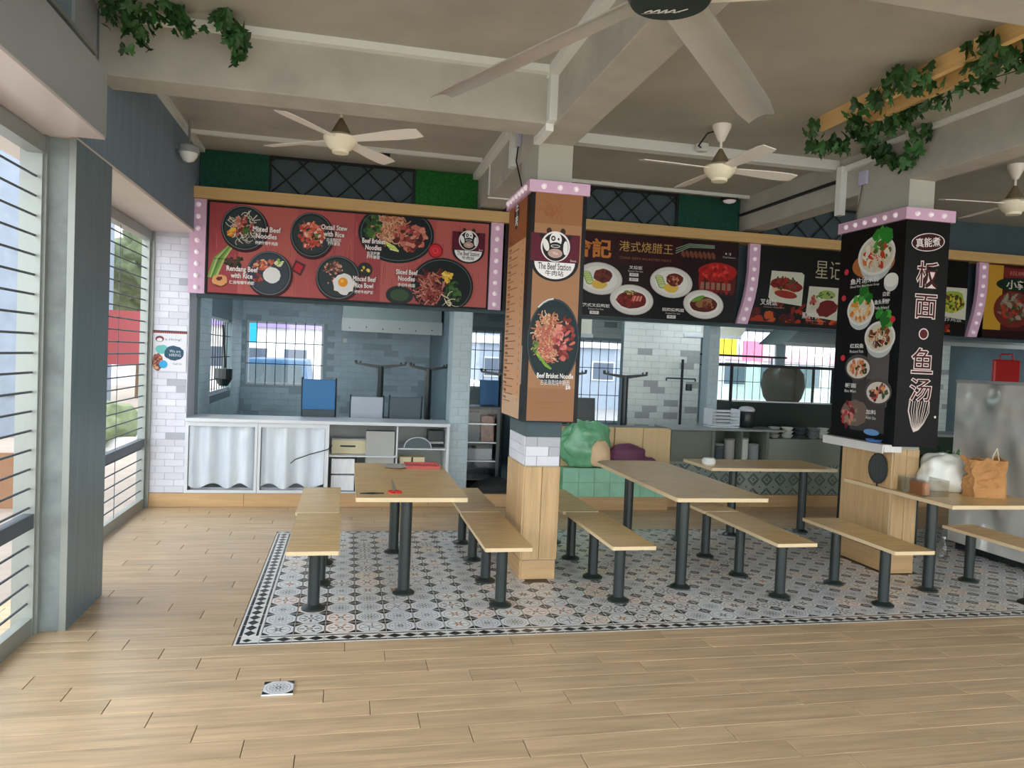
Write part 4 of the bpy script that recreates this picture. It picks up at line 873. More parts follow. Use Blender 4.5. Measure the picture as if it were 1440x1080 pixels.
for (x, z, k) in ((5.60, 2.95, 0), (6.16, 2.78, 1), (8.18, 2.90, 2), (7.5, 2.8, 0)):
    q = WP(x, z); a.poly([(q[0] - .22, q[1] + .20), (q[0] - .25, q[1] - .15), (q[0] - .2, q[1] - .2), (q[0] + .24, q[1] - .24), (q[0] + .26, q[1] + .17), (q[0] + .22, q[1] + .2)], (206, 208, 190))
    if k == 0: a.ell(q[0], q[1] + .02, .24, .09, (130, 30, 28), 20, -.1, .05); a.ell(q[0] - .03, q[1] - .06, .18, .03, (206, 180, 130), 16, -.15); a.bits(q[0], q[1] + .05, .2, .08, [(150, 40, 34), (96, 24, 22), (70, 80, 40)], 40, .026); a.ell(q[0], q[1] - .10, .17, .05, (150, 44, 36), 16, -.1)
    elif k == 1: a.ell(q[0] + .06, q[1] - .08, .16, .11, (110, 26, 28), 18, .3, .08); a.ell(q[0] + .05, q[1] + .1, .13, .06, (150, 170, 90), 16); a.ell(q[0] - .13, q[1] - .02, .08, .09, (200, 190, 170), 14); a.bits(q[0] - .15, q[1] + .02, .05, .06, MEAT[:3], 10, .026); a.bits(q[0], q[1] + .08, .14, .05, GREEN, 12, .02)
    else: a.ell(q[0], q[1], .2, .16, (150, 170, 60), 16, wob=.1); a.bits(q[0], q[1] - .02, .16, .12, [(96, 60, 30), (60, 70, 30), (206, 190, 70)], 40, .03)
a.text('星记', *WP(6.22, 3.21), .235, (184, 178, 150), w=.40, off=-.005)
for (x, z, t1) in ((5.36, 2.735, '叉烧饭'), (5.98, 2.59, '黑椒牛扒')): q = WP(x, z); a.text(t1, *q, .085, (222, 222, 222), off=.01, w=.25); a.text('Chicken Chop Rice', q[0] + .08, q[1] - .065, .025, (200, 160, 150), w=.3)
a.text('炸鸡饭', *WP(8.2, 2.66), .07, (206, 210, 210), w=.28)
a.build('printed_menu', T)
T, a = board('menu_signboard', 'yellow and maroon menu signboard cut off by the right edge', 8.69, 10.9, 2.43, 3.472, 9.01)
a.rect(.01, .01, 2.2, H - .01, (196, 150, 50)); a.rect(.30, .01, 2.2, H - .01, (70, 24, 28)); a.rect(.0, 0, 2.2, .12, (40, 14, 18)); a.rect(.30, .86, 2.2, 1.0, (120, 40, 40))
a.ell(.55, .77, .36, .10, (20, 44, 34), 28); a.rect(.55, .68, 1.5, .86, (20, 44, 34)); a.text('小郭鱼汤', .72, .77, .13, (206, 206, 190), w=.72, off=.02)
a.ell(.5, .42, .33, .26, (110, 40, 36), 26); a.bits(.5, .44, .26, .2, [(90, 70, 56), (120, 110, 96), (160, 60, 40), (60, 70, 40), (150, 140, 120)], 70, .045); a.text('招牌 MENU', .75, .93, .06, (190, 120, 110), w=.7)
a.build('printed_menu', T)

# ------------------------------------------------------------------ dining furniture
def flange_leg(h, r=.042):
    return MB().lathe([(.085, 0), (.085, .012), (.055, .03), (r + .004, .034), (r, .036), (r, h)], 0, 0, 20)
def rounded(x0, x1, y0, y1, rad=.03, big=None):
    pts = []
    for (cx, cy, a0, key) in ((x1, y0, -90, 'br'), (x1, y1, 0, 'tr'), (x0, y1, 90, 'tl'), (x0, y0, 180, 'bl')):
        rr = (big or {}).get(key, rad); sx = -1 if 'r' in key else 1; sy = 1 if key[0] == 'b' else -1
        for k in range(5):
            t = math.radians(a0 + 90 * k / 4); pts.append((cx + sx * rr + rr * math.cos(t), cy + sy * rr + rr * math.sin(t)))
    return pts
def slab(t, name, pts, zt, th=.028):
    MB().prism(pts, zt - th + .003, zt).build(name, m_table, t)
    n = len(pts); mb = MB()
    cx, cy = sum(p[0] for p in pts) / n, sum(p[1] for p in pts) / n
    for k in range(n):
        p, q = Vector(pts[k]), Vector(pts[(k + 1) % n]); d = q - p
        if d.length < 1e-5: continue
        nn = Vector((d.y, -d.x)).normalized() * .0012
        mb.poly([(p.x + nn.x, p.y + nn.y, zt - th), (q.x + nn.x, q.y + nn.y, zt - th), (q.x + nn.x, q.y + nn.y, zt - .0005), (p.x + nn.x, p.y + nn.y, zt - .0005)])
    mb.build('edge_band', m_edge, t)
def bench(lbl, x0, x1, y0, y1, legs, zt=.46):
    t = thing('bench', lbl, 'bench', ((x0 + x1) / 2, (y0 + y1) / 2, 0), group='oak-topped benches on the mosaic floor'); cx, cy = (x0 + x1) / 2, (y0 + y1) / 2
    slab(t, 'seat', rounded(x0 - cx, x1 - cx, y0 - cy, y1 - cy, .012), zt)
    for (x, y) in legs: flange_leg(zt - .026).build('leg', m_leg, t, smooth=True, loc=(x - cx, y - cy, 0))
bench('front oak bench at the left end, left of the first table', -.375, -.015, 5.34, 6.62, [(-.185, 5.52), (-.16, 6.12)])
bench('rear oak bench at the left end, behind the leftmost front bench', -.395, -.03, 6.64, 7.86, [(-.155, 6.72), (-.155, 7.32)], .462)
bench('front oak bench between the first table and the middle pillar', 1.025, 1.385, 5.37, 6.64, [(1.175, 5.48), (1.17, 6.09)])
bench('rear oak bench behind the one at the middle pillar', 1.03, 1.39, 6.66, 7.88, [(1.165, 6.74), (1.16, 7.36)], .462)
bench('front oak bench right of the middle pillar, left of the second table', 2.005, 2.36, 5.37, 6.64, [(2.12, 5.51), (2.115, 6.13)])
bench('rear oak bench just behind and right of the middle pillar', 1.98, 2.33, 6.66, 7.80, [(2.10, 6.74), (2.1, 7.36)], .462)
bench('front oak bench right of the second table', 3.41, 3.77, 5.40, 6.64, [(3.505, 5.49), (3.475, 6.10)])
bench('rear oak bench seen under the right side of the second table', 3.40, 3.76, 6.66, 7.70, [(3.47, 6.74), (3.50, 7.4)], .462)
bench('oak bench in front of the right pillar', 4.215, 4.58, 5.06, 6.30, [(4.26, 5.22), (4.225, 5.80)], .475)
bench('oak bench at the right edge between the last table and the steel fridge', 5.50, 5.86, 4.80, 6.02, [(5.60, 5.78), (5.60, 5.15)], .465)
def table(lbl, pts, legs, zt, base):
    t = thing('dining_table', lbl, 'table', (base[0], base[1], 0), group='oak-topped tables with dark steel legs')
    slab(t, 'tabletop', [(p[0] - base[0], p[1] - base[1]) for p in pts], zt, .032)
    for (x, y) in legs: flange_leg(zt - .03, .046).build('leg', m_leg, t, smooth=True, loc=(x - base[0], y - base[1], 0))
table('leftmost oak dining table, scissors and small items on it', rounded(.09, .925, 5.63, 7.42, .012), [(.478, 5.83), (.470, 7.05)], .78, (.5, 6.5))
table('second oak dining table, right of the middle pillar, with a rounded far corner', rounded(2.64, 3.46, 5.64, 7.86, .02, {'tl': .22, 'tr': .12}), [(2.775, 5.80), (2.825, 7.18)], .78, (3.05, 6.7))
table('long oak table crossing behind the second table, in front of the stall counters', rounded(3.82, 5.34, 7.36, 8.08, .02), [(5.15, 7.72), (4.2, 7.6)], .78, (4.4, 7.7))
table('oak table at the right edge with the paper bag and plastic boxes on it', [(4.905, 5.27), (5.95, 5.27), (5.95, 6.95), (5.27, 6.95), (5.27, 6.03), (4.945, 6.03), (4.945, 6.66), (4.905, 6.66)], [(4.965, 5.55), (5.85, 6.8)], .795, (5.4, 6.0))

# on the first table
t = thing('scissors', 'scissors with red handles lying on the leftmost table', 'scissors', (.385, 5.80, .7805))
for s in (-1, 1):
    MB().poly([(s * .004, .12, .004), (s * .012, .12, .004), (.010 + s * .006, .62, .004), (.010, .64, .004)]).box(-.006 + s * .004, .006 + s * .004, .08, .14, .0, .006).build('blade', m_steel, t)
    rg = [(s * .026 + .022 * math.cos(q), .04 + .036 * math.sin(q), .007) for q in (2 * PI * k / 12 for k in range(13))]; MB().tube(rg, .008, 6).build('handle', m_scis, t)
t = thing('tongs', 'small metal tongs lying at the front left of the leftmost table', 'tongs', (.21, 5.79, .7805)); MB().tube([(-.09, -.01, .005), (0, .01, .006), (.09, 0, .005)], .004, 6).tube([(-.09, -.01, .005), (0, -.03, .006), (.09, 0, .005)], .004, 6).build('arms', m_chairleg, t)
t = thing('red_tray', 'translucent red tray on the far right corner of the leftmost table', 'tray', (.72, 7.22, .7805)); MB().box(-.16, .16, -.14, .14, 0, .008).box(-.16, .16, .132, .14, .008, .024).box(-.16, .16, -.14, -.132, .008, .024).box(-.16, -.152, -.132, .132, .008, .024).box(.152, .16, -.132, .132, .008, .024).build('tray_body', mat('red_tray', (206, 92, 88), .3), t)
t = thing('plate', 'small clear plate beside the red tray on the leftmost table', 'plate', (.47, 7.15, .7805)); MB().lathe([(.05, 0), (.10, .004), (.13, .016), (.125, .018), (.06, .007)], 0, 0, 24).build('plate_body', m_board, t, smooth=True)
t = thing('plastic_cup_stack', 'small stack of clear plastic lids on the long table behind', 'lids', (3.90, 7.6, .7805)); MB().lathe([(.06, 0), (.075, .02), (.07, .03), (.078, .045), (.06, .075), (.02, .08)], 0, 0, 20).build('lids_body', m_white, t, smooth=True)

# on the right table
t = thing('paper_bag', 'crumpled brown paper bag with handles on the right table', 'bag', (5.63, 5.70, .7955))
import bmesh
bm = bmesh.new(); nx, nz = 8, 10
def ringpts(f):
    w, d = .155 + .01 * f, .10; out = []
    for k in range(28):
        q = 2 * PI * k / 28; c, s_ = math.cos(q), math.sin(q); m_ = max(abs(c), abs(s_)); x_, y_ = w * c / m_, d * s_ / m_ * (1 - .25 * f); out.append((x_, y_))
    return out
prev = None
for j in range(13):
    f = j / 12; ring = []
    for k, (x_, y_) in enumerate(ringpts(f)):
        nn = mnoise.noise(Vector((x_ * 14, y_ * 14, f * 6))) * .06 * min(1, f * 3); cr = .012 * math.sin(k * 1.7 + j * .9)
        ring.append(bm.verts.new((x_ * (1 + nn * 2.2) + cr * f, y_ * (1 + nn * 3) + nn, f * .335 + (nn * .6 if j == 12 else 0))))
    if prev:
        for k in range(28): bm.faces.new((prev[k], prev[(k + 1) % 28], ring[(k + 1) % 28], ring[k]))
    else: bm.faces.new(list(reversed(ring)))
    prev = ring
me = bpy.data.meshes.new('bag_body'); bm.to_mesh(me); bm.free(); me.materials.append(m_paper)
o = inst(me, 'bag_body', (0, 0, 0), t, rz=-.1); sd = o.modifiers.new('solid', 'SOLIDIFY'); sd.thickness = .002
MB().tube([(.02, -.05, .31), (.0, -.07, .37), (.05, -.06, .44), (.09, -.05, .33)], .004, 6).build('handle', m_yellow, t)
t = thing('plastic_bag', 'white plastic bag bundled round takeaway food, beside the paper bag', 'bag', (5.45, 5.98, .7955))
blob('bag_body', m_wbag, t, (-.02, .0, .15), (.25, .17, .20), .13, 2.0, 4, 3); MB().lathe([(.04, .0), (.012, .02), (.03, .05)], -.03, 0, 10).build('knot', m_wbag, t, loc=(0, 0, .30))
t = thing('leafy_vegetables', 'bunch of green leaves poking up behind the white plastic bag', 'vegetables', (5.66, 6.25, .7955))
MB().rod((0, 0, 0), (0, 0, .2), .05, 10).build('stalks', m_veg, t)
for k in range(26): inst(leaf_me, 'leaf', (R.gauss(0, .12), R.gauss(0, .06), .26 + R.gauss(0, .04)), t, rot=(R.uniform(.2, 1.6), R.uniform(-.5, .5), R.uniform(0, 6)), scale=(.07, .07, .07))
t = thing('plastic_box', 'clear plastic storage box with a raised lid on the right table', 'storage box', (5.09, 5.82, .7955)); t.scale = (.78, .85, .9)
MB().box(-.16, .16, -.2, -.196, 0, .16).box(-.16, .16, .196, .2, 0, .16).box(-.16, -.156, -.196, .196, 0, .16).box(.156, .16, -.196, .196, 0, .16).box(-.156, .156, -.196, .196, 0, .004).build('box_body', m_clear, t)
MB().plate((-.17, .21, .16), (0, -1, 0), (-.25, 0, .97), (-.97, 0, -.25), .40, .22, .008).build('lid', m_clear, t)
MB().box(-.10, .0, -.10, .08, .004, .12).build('food_packet', mat('orange_packet', (206, 130, 80), .5, var=.1), t)
t = thing('wire_rack', 'dark oval mesh strainer leaning against the right pillar on the table strip', 'strainer', (4.922, 6.17, .7955))
mb = MB(); rim = [(-.012 - .03 * math.cos(q), .02 + .09 * math.cos(q), .17 + .14 * math.sin(q)) for q in (2 * PI * k / 16 for k in range(17))]; mb.tube(rim, .006, 6)
for k in range(-3, 4): mb.tube([(-.012 - .03 * k / 4, .02 + .09 * k / 4, .17 - .14 * math.sqrt(1 - (k / 4) ** 2)), (-.012 - .03 * k / 4, .02 + .09 * k / 4, .17 + .14 * math.sqrt(1 - (k / 4) ** 2))], .003, 5)
mb.tube([(-.012, .02, .03), (-.012, .02, .0)], .008, 6); mb.build('strainer_frame', m_black, t); MB().poly([rim[k] for k in range(16)]).build('strainer_mesh', m_leg, t)

# loose patterned tile on the floor
t = tag(medm[6].copy() and inst(medm[6], 'loose_tile', (-.31, 4.212, .009), None, 0), 'single loose patterned tile lying on the plank floor in front', 'tile'); t.scale = (.82, .82, 1)

# poster on the tiled pier
T = thing('poster', 'small cafe notice with a dark blue blob taped on the white tiled pier', 'poster', (-2.147, 9.135, 1.545)); MB().box(0, .355, 0, .003, 0, .456).build('poster_sheet', m_white, T)
a = Art((0, -.001, 0), X, Z); a.rect(.0, .0, .355, .456, (226, 228, 236)); a.rect(0, .425, .355, .456, (70, 60, 70))
for k in range(16): a.rect(.0 + k * .0222, .425, .011 + k * .0222, .445, (190, 90, 80))
a.ell(.07, .36, .045, .035, (130, 60, 80), 16); a.ell(.07, .35, .03, .02, (236, 236, 240), 12); a.text('is Hiring!', .21, .355, .03, (60, 50, 70), w=.17); a.ell(.10, .245, .07, .05, (110, 190, 186), 18, wob=.1); a.ell(.225, .205, .105, .082, (52, 84, 104), 26, wob=.06); a.text('We are\nHIRING', .235, .205, .075, (206, 214, 222), w=.12)
a.ell(.055, .10, .055, .10, (150, 90, 80), 20, wob=.1); a.bits(.05, .10, .04, .08, [(226, 130, 80), (120, 60, 60), (206, 170, 130)], 16, .02); a.ell(.115, .075, .045, .045, (60, 170, 220), 18); a.text('Call Us', .26, .085, .022, (110, 110, 120)); a.build('poster_print', T)

# ------------------------------------------------------------------ stall interiors
KB = 13.2; KZ = 3.15
def wallrects(parent_name, y, x0, x1, z0, z1, holes, m, lbl, tiles=True, tm=None):
    """back kitchen wall with window openings: built from rectangles around the holes"""
    mb = MB(); xs = sorted({x0, x1, *[v for h in holes for v in h[:2]]})
    rects = []
    for a, b in zip(xs[:-1], xs[1:]):
        zz = [z0]
        for h in sorted([h for h in holes if h[0] <= a + 1e-6 and h[1] >= b - 1e-6], key=lambda h: h[2]): zz += [h[2], h[3]]
        zz.append(z1)
        for c, d in zip(zz[::2], zz[1::2]):
            if d - c > .01: rects.append((a, b, c, d)); mb.box(a, b, y, y + .12, c, d)
    o = struct(parent_name, mb, m_kgrout, label=lbl)
    if tiles:
        tb = MB(); td = MB(); bw, bh = .24, .10; j = 0; z = z0
        while z < z1 - .02:
            x = x0 - (bw / 2 if j % 2 else 0)
            while x < x1:
                a, b, c, d = max(x, x0), min(x + bw, x1), z, min(z + bh, z1)
                ok = b - a > .03 and not any(a < h[1] and b > h[0] and c < h[3] and d > h[2] for h in holes)
                if ok: (td if R.random() < .14 else tb).plate((a + .002, y, c + .002), X, Z, NY, b - a - .004, d - c - .004, .006, .001)
                x += bw
            z += bh; j += 1
        t_ = tb.build('brick_tile', tm or m_ktile, o); t_['kind'] = 'stuff'; t_ = td.build('brick_tile', m_ktiledk if not tm else m_board, o); t_['kind'] = 'stuff'
    return o
wins = [(-1.66, -.42, 1.24, 2.30), (1.88, 2.66, 1.30, 2.32), (3.2, 5.0, .75, 2.25), (5.5, 6.5, .95, 2.25), (6.65, 8.1, 1.1, 2.6), (8.25, 9.6, 1.1, 2.4), (9.9, 11.4, 1.0, 2.6)]
wallrects('wall_kitchen_back', KB, -1.8, 2.76, 0, KZ, wins[:2], m_kgrout, 'grey tiled back wall of the first kitchen with a barred window')
wallrects('wall_kitchen_back_right', KB, 2.76, 12.0, 0, KZ, wins[2:], m_kgrout, 'pale tiled back wall of the second and third kitchens', tm=m_ktile2)
for i, (x0, x1, z0, z1) in enumerate(wins):
    f = struct('window_%d' % (i + 1), MB().box(x0, x1, KB + .02, KB + .06, z0, z0 + .035).box(x0, x1, KB + .02, KB + .06, z1 - .035, z1).box(x0, x0 + .035, KB + .02, KB + .06, z0 + .035, z1 - .035).box(x1 - .035, x1, KB + .02, KB + .06, z0 + .035, z1 - .035), m_alu)
    MB().box(x0 + .035, x1 - .035, KB + .035, KB + .041, z0 + .035, z1 - .035).build('window_pane', m_glass, f)
    n = int((x1 - x0) / .155)
    for k in range(1, n): MB().rod((x0 + (x1 - x0) * k / n, KB + .015, z0), (x0 + (x1 - x0) * k / n, KB + .015, z1), .0065, 6).build('window_bar', m_black, f)
    for k in range(1, 3): MB().rod((x0, KB + .005, z0 + (z1 - z0) * k / 3), (x1, KB + .005, z0 + (z1 - z0) * k / 3), .0065, 6).build('window_bar', m_black, f)
struct('ceiling_kitchen', MB().box(-1.9, 12.1, 9.3, 13.4, KZ, KZ + .1), m_kdark)
struct('floor_kitchen', MB().box(-1.9, 12.1, 9.2, 13.4, -.006, .004), m_kdark)
m_filltube = mat('fill_tube_glow', (255, 255, 255), 0.4, emit=((236, 246, 255), 16.0))  # glow of unseen tubes added behind the signboards to brighten the kitchens
for (x, y, lbl) in ((-.3, 10.3, 'added unseen fill tube on the ceiling of the first kitchen'), (3.6, 9.9, 'added unseen fill tube on the left ceiling of the second kitchen'), (5.6, 10.6, 'added unseen fill tube on the right ceiling of the second kitchen')):
    t = thing('added_fill_tube', lbl, 'light', (x, y, KZ)); MB().box(-.62, .62, -.04, .04, -.04, 0).build('fitting', m_white, t); MB().rod((-.6, 0, -.06), (.6, 0, -.06), .016, 10).build('tube', m_filltube, t)
# kitchen 1 left wall with a glass-block window strip
wk = struct('wall_kitchen_left', MB().box(-1.86, -1.74, 9.6, 10.35, 0, KZ).box(-1.86, -1.74, 10.35, 12.1, 0, 1.2).box(-1.86, -1.74, 10.35, 12.1, 2.25, KZ).box(-1.86, -1.74, 12.1, 13.2, 0, KZ), m_kdark, label='left side wall of the first kitchen with a barred opening')
brickwall(wk, (-1.74, 9.6, 0), (0, 1, 0), Z, (1, 0, 0), .74, 3.1, .24, .1, m_ktile, False); brickwall(wk, (-1.74, 12.1, 0), (0, 1, 0), Z, (1, 0, 0), 1.08, 3.1, .24, .1, m_ktile, False); brickwall(wk, (-1.74, 10.36, 0), (0, 1, 0), Z, (1, 0, 0), 1.73, 1.2, .24, .1, m_ktile, False)
f = struct('window_8', MB().box(-1.82, -1.78, 10.35, 12.1, 1.2, 1.24).box(-1.82, -1.78, 10.35, 12.1, 2.21, 2.25), m_alu)
for k in range(9): MB().rod((-1.79, 10.4 + k * .2, 1.2), (-1.79, 10.4 + k * .2, 2.25), .007, 6).build('window_bar', m_black, f)
for k in range(3): MB().rod((-1.77, 10.35, 1.4 + k * .3), (-1.77, 12.1, 1.4 + k * .3), .007, 6).build('window_bar', m_black, f)
t = thing('hanging_ladle_set', 'dark pans hanging in the side opening of the first kitchen', 'pans', (-1.70, 11.1, 1.3))
MB().rod((-.02, 0, .85), (.02, .05, .25), .008).rod((-.02, .1, .85), (.02, .12, .25), .008).build('handles', m_black, t); MB().lathe([(.06, .0), (.12, .1), (.12, .24)], 0, .08, 16).build('pan', m_leg, t)
# partitions: tiled column between stall 1 and the passage
c1 = struct('wall_partition_left', MB().box(1.245, 1.48, 9.25, 9.62, 0, 3.1), m_kgrout, label='grey tiled column at the right end of the first stall')
brickwall(c1, (1.247, 9.25, .02), X, Z, NY, .23, 2.6, .2, .1, m_ktile, True); brickwall(c1, (1.48, 9.25, .02), (0, 1, 0), Z, (1, 0, 0), .36, 2.6, .2, .1, m_ktile, False)
struct('wall_partition_passage', MB().box(1.38, 1.48, 9.62, 13.2, 0, KZ), m_kdark)
struct('wall_partition_second', MB().box(2.72, 2.80, 10.6, 13.2, 0, KZ), m_kdark)
c2 = struct('wall_partition_right', MB().box(4.92, 5.08, 9.75, 9.95, 0, 3.1), m_kgrout, label='slim grey tiled post inside the second stall'); brickwall(c2, (4.92, 9.75, .02), X, Z, NY, .16, 2.8, .16, .1, m_ktile, True)
wallrects('wall_kitchen_middle', 11.2, 4.2, 5.5, 0, KZ, [], m_kgrout, 'tiled cross wall in the second kitchen', tm=m_ktile2)

# stall 1 counter
t = thing('stall_counter', 'white counter of the first stall with sliding fronts draped in plastic', 'counter', (-.27, 9.15, 0))
X0 = -.27
def cb(x0, x1, y0, y1, z0, z1): return (x0 - X0, x1 - X0, y0 - 9.15, y1 - 9.15, z0, z1)
MB().box(*cb(-1.78, 1.24, 9.09, 9.68, .985, 1.025)).build('counter_top', m_alu, t, bevel=.006)
MB().box(*cb(-1.77, 1.235, 9.66, 9.68, .165, .985)).build('back_panel', m_board, t)
for (x0, x1) in ((-1.775, -.995), (-.99, -.205)):
    MB().box(*cb(x0, x0 + .03, 9.125, 9.15, .166, .985)).box(*cb(x1 - .03, x1, 9.125, 9.15, .166, .985)).box(*cb(x0 + .03, x1 - .03, 9.125, 9.15, .935, .985)).box(*cb(x0 + .03, x1 - .03, 9.125, 9.15, .166, .2)).build('panel_frame', m_alu, t)
    MB().box(*cb(x0 + .03, x1 - .03, 9.135, 9.139, .2, .935)).build('panel_glass', m_glass, t)
    mb = MB(); n = 60
    for k in range(n):
        xa, xb = x0 + .035 + (x1 - x0 - .07) * k / n, x0 + .035 + (x1 - x0 - .07) * (k + 1) / n
        f_y = lambda x: 9.185 + .026 * math.sin(x * 30) + .022 * math.sin(x * 13 + 1)
        mb.quad((xa - X0, f_y(xa) - 9.15, .24 + .03 * math.sin(xa * 20)), (xb - X0, f_y(xb) - 9.15, .24 + .03 * math.sin(xb * 20)), (xb - X0, f_y(xb) - 9.15, .93), (xa - X0, f_y(xa) - 9.15, .93))
    mb.build('draped_plastic', m_plastic, t, smooth=True)
    MB().box(*cb(x0 + .04, x1 - .04, 9.25, 9.64, .166, .21)).build('lower_shelf', m_alu, t)
MB().box(*cb(-.2, 1.235, 9.14, 9.66, .166, .18)).box(*cb(-.2, .62, 9.14, 9.6, .60, .615)).box(*cb(.62, 1.2, 9.14, 9.6, .70, .715)).box(*cb(.60, .615, 9.14, 9.6, .18, .985)).box(*cb(1.205, 1.235, 9.12, 9.66, .18, .985)).box(*cb(-.205, -.19, 9.12, 9.66, .18, .985)).build('open_shelf', m_alu, t)
def stallitem(lbl, cat, name, x, y, z, parts):
    t = thing(name, lbl, cat, (x, y, z))
    for nm, mb, m in parts: mb.build(nm, m, t)
    return t
stallitem('long cream carton on the upper shelf of the first stall', 'carton', 'carton', .02, 9.3, .62, [('carton_body', MB().box(-.18, .22, 0, .2, 0, .16), m_yellow), ('carton_lid', MB().box(-.18, .22, 0, .2, .162, .18), m_board), ('handle_strip', MB().box(-.08, .1, -.004, 0, .08, .1), m_dark)])
stallitem('clear plastic drawer unit under the first stall counter, near the draped panels', 'drawer unit', 'drawer_unit', -.02, 9.2, .181, [('unit_frame', MB().box(-.16, -.14, 0, .35, 0, .4).box(.14, .16, 0, .35, 0, .4).box(-.16, .16, 0, .35, .4, .415), m_dark), ('drawer', MB().box(-.135, .135, -.005, .34, .01, .19), m_plastic), ('drawer', MB().box(-.135, .135, -.005, .34, .21, .39), m_plastic)])
stallitem('pale perforated board standing in the open shelf of the first stall', 'board', 'perforated_board', .41, 9.22, .181, [('board_sheet', MB().box(-.17, .17, 0, .02, 0, .74), m_board), ('board_edge', MB().box(-.17, .17, -.006, 0, .725, .74), m_black)])
stallitem('round grey pan lid standing on edge under the first stall counter', 'pan lid', 'pan_lid', .86, 9.2, .716, [('lid_disc', MB().prism([(.16 * math.cos(q), .12 * math.sin(q)) for q in (PI * k / 14 for k in range(15))], 0, .02), m_darkseat), ('lid_rim', MB().tube([(.165 * math.cos(q), .125 * math.sin(q), .01) for q in (PI * k / 14 for k in range(15))], .008, 6), m_alu)])
o = bpy.data.objects['pan_lid']; o.rotation_euler = (PI / 2 - .1, 0, 0)
stallitem('dark stacked trays beside the round pan lid', 'trays', 'tray_stack', 1.10, 9.3, .716, [('tray', MB().box(-.1, .09, 0, .25, 0, .03), m_dark), ('tray', MB().box(-.1, .09, 0, .25, .04, .07), m_board), ('tray', MB().box(-.1, .09, 0, .25, .08, .2), m_leg)])
stallitem('white tin with red trim on the lower shelf of the first stall', 'tin', 'white_tin', .80, 9.2, .181, [('tin_body', MB().box(-.15, .15, 0, .2, 0, .42), m_yellow), ('tin_trim', MB().box(-.15, .15, -.004, 0, .0, .05), m_scis), ('tin_seam', MB().box(-.01, .01, -.004, 0, .06, .42), m_dark)])
t = thing('loose_cable', 'thin dark cable hanging across the white counter front', 'cable', (-.2, 9.11, .5)); MB().tube([(-.42, 0, .02), (-.36, 0, .07), (-.2, 0, .13), (0, 0, .19), (.05, .0, .24)], .006, 6).build('cable_run', m_dark, t)

# stacked chairs behind counter 1
def chair_stack(lbl, x, y, ms, top):
    n = len(ms)
    for k, m in enumerate(ms):
        z = (n - 1 - k) * -.17 + top - .39; z0 = 0 if k == 0 else z
        t = thing('stacking_chair', lbl + ([', topmost', ', second from the top', ', third from the top'][n - 1 - k]), 'chair', (x, y - .05 * k, z0), group='chairs stacked behind the first counter')
        base = z - z0
        MB().plate((-.20, -.03, base + .0), X, (0, -.12, 1), (0, -1, -.12), .40, .38 if k == n - 1 else .34, .02, .006).build('backrest', m, t)
        MB().box(-.2, .2, .02, .42, base - .03, base).build('seat', m, t)
        for (sx, sy) in ((-1, .03), (1, .03), (-1, .4), (1, .4)): MB().rod((sx * .19, sy, base - .03), (sx * .2, sy, 0.0 if k == 0 else base - .12), .011, 8).build('leg', m_chairleg, t)
        for sx in (-1, 1): MB().rod((sx * .205, .0, base), (sx * .205, -.09, base + .40), .011, 8).build('back_post', m_chairleg, t)
chair_stack('blue-backed chair in the stack by the kitchen window', -.345, 9.9, [m_lightseat, m_darkseat, m_blue], 1.50)
chair_stack('pale grey chair in the middle stack behind the first counter', .25, 9.9, [m_darkseat, m_lightseat, m_lightseat], 1.30)
chair_stack('slate grey chair in the right stack behind the first counter', .735, 9.9, [m_darkseat, m_darkseat, m_darkseat], 1.31)
# work table carrying spare table pedestals
t = thing('work_table', 'steel work table behind the stacked chairs', 'table', (.6, 11.0, 0)); MB().box(-.9, .65, -.3, .3, .86, .9).build('tabletop', m_steel, t)
for (sx, sy) in ((-.85, -.25), (.6, -.25), (-.85, .25), (.6, .25)): MB().rod((sx, sy, 0), (sx, sy, .86), .02).build('leg', m_steel, t)
def pedestal(lbl, x, y, z, top, half, rz=0):
    t = thing('table_pedestal', lbl, 'table base', (x, y, z), rz, 'spare steel table pedestals'); h = top - z
    MB().rod((0, 0, .02), (0, 0, h - .04), .045, 16).build('post', m_leg, t)
    MB().box(-.16, .16, -.16, .16, 0, .02).build('foot_plate', m_leg, t)
    for s in (-1, 1):
        mb = MB(); i = 0; y0 = .03
        mb.prism([(0, 0), (1, 0), (1, 1), (0, 1)], 0, 0) if False else None
        mb.v = [(0, -.025, h - .075), (0, .025, h - .075), (s * half, .025, h - .02), (s * half, -.025, h - .02), (0, -.025, h - .025), (0, .025, h - .025), (s * half, .025, h + .005), (s * half, -.025, h + .005)]
        mb.f = [(0, 1, 2, 3), (4, 7, 6, 5), (0, 3, 7, 4), (1, 5, 6, 2), (3, 2, 6, 7), (0, 4, 5, 1)]; mb.c = [None] * 6
        mb.build('arm', m_leg, t)
        MB().rod((s * half * .98, 0, h), (s * half * .98, 0, h + .035), .018, 8).rod((s * half * .8, 0, h - .005), (s * half * .8, 0, h + .025), .012, 8).build('glide', m_leg, t)
pedestal('dark steel table pedestal standing left behind the first counter', .46, 11.05, .9, 1.70, .36)
pedestal('dark steel table pedestal standing right behind the first counter', 1.12, 11.0, .9, 1.70, .32) if False else pedestal('dark steel table pedestal standing right behind the first counter', 1.095, 10.5, 0, 1.70, .26)
pedestal('dark steel table pedestal in the passage before the second kitchen window', 2.16, 10.6, 0, 1.66, .31)
pedestal('dark steel table pedestal just right of the brown pillar sign', 3.02, 10.3, 0, 1.70, .30)
pedestal('dark steel table pedestal in the middle of the second kitchen', 3.80, 10.0, 0, 1.71, .32)
t = thing('exhaust_hood', 'grey exhaust hood with a pale riveted lip above the first kitchen', 'hood', (.6, 11.6, 2.15))
MB().box(-.70, .74, -.3, .9, .17, 1.0).build('hood_body', m_hoodm, t); MB().box(-.71, .75, -.34, -.3, 0, .19).build('hood_lip', m_hoodw, t)
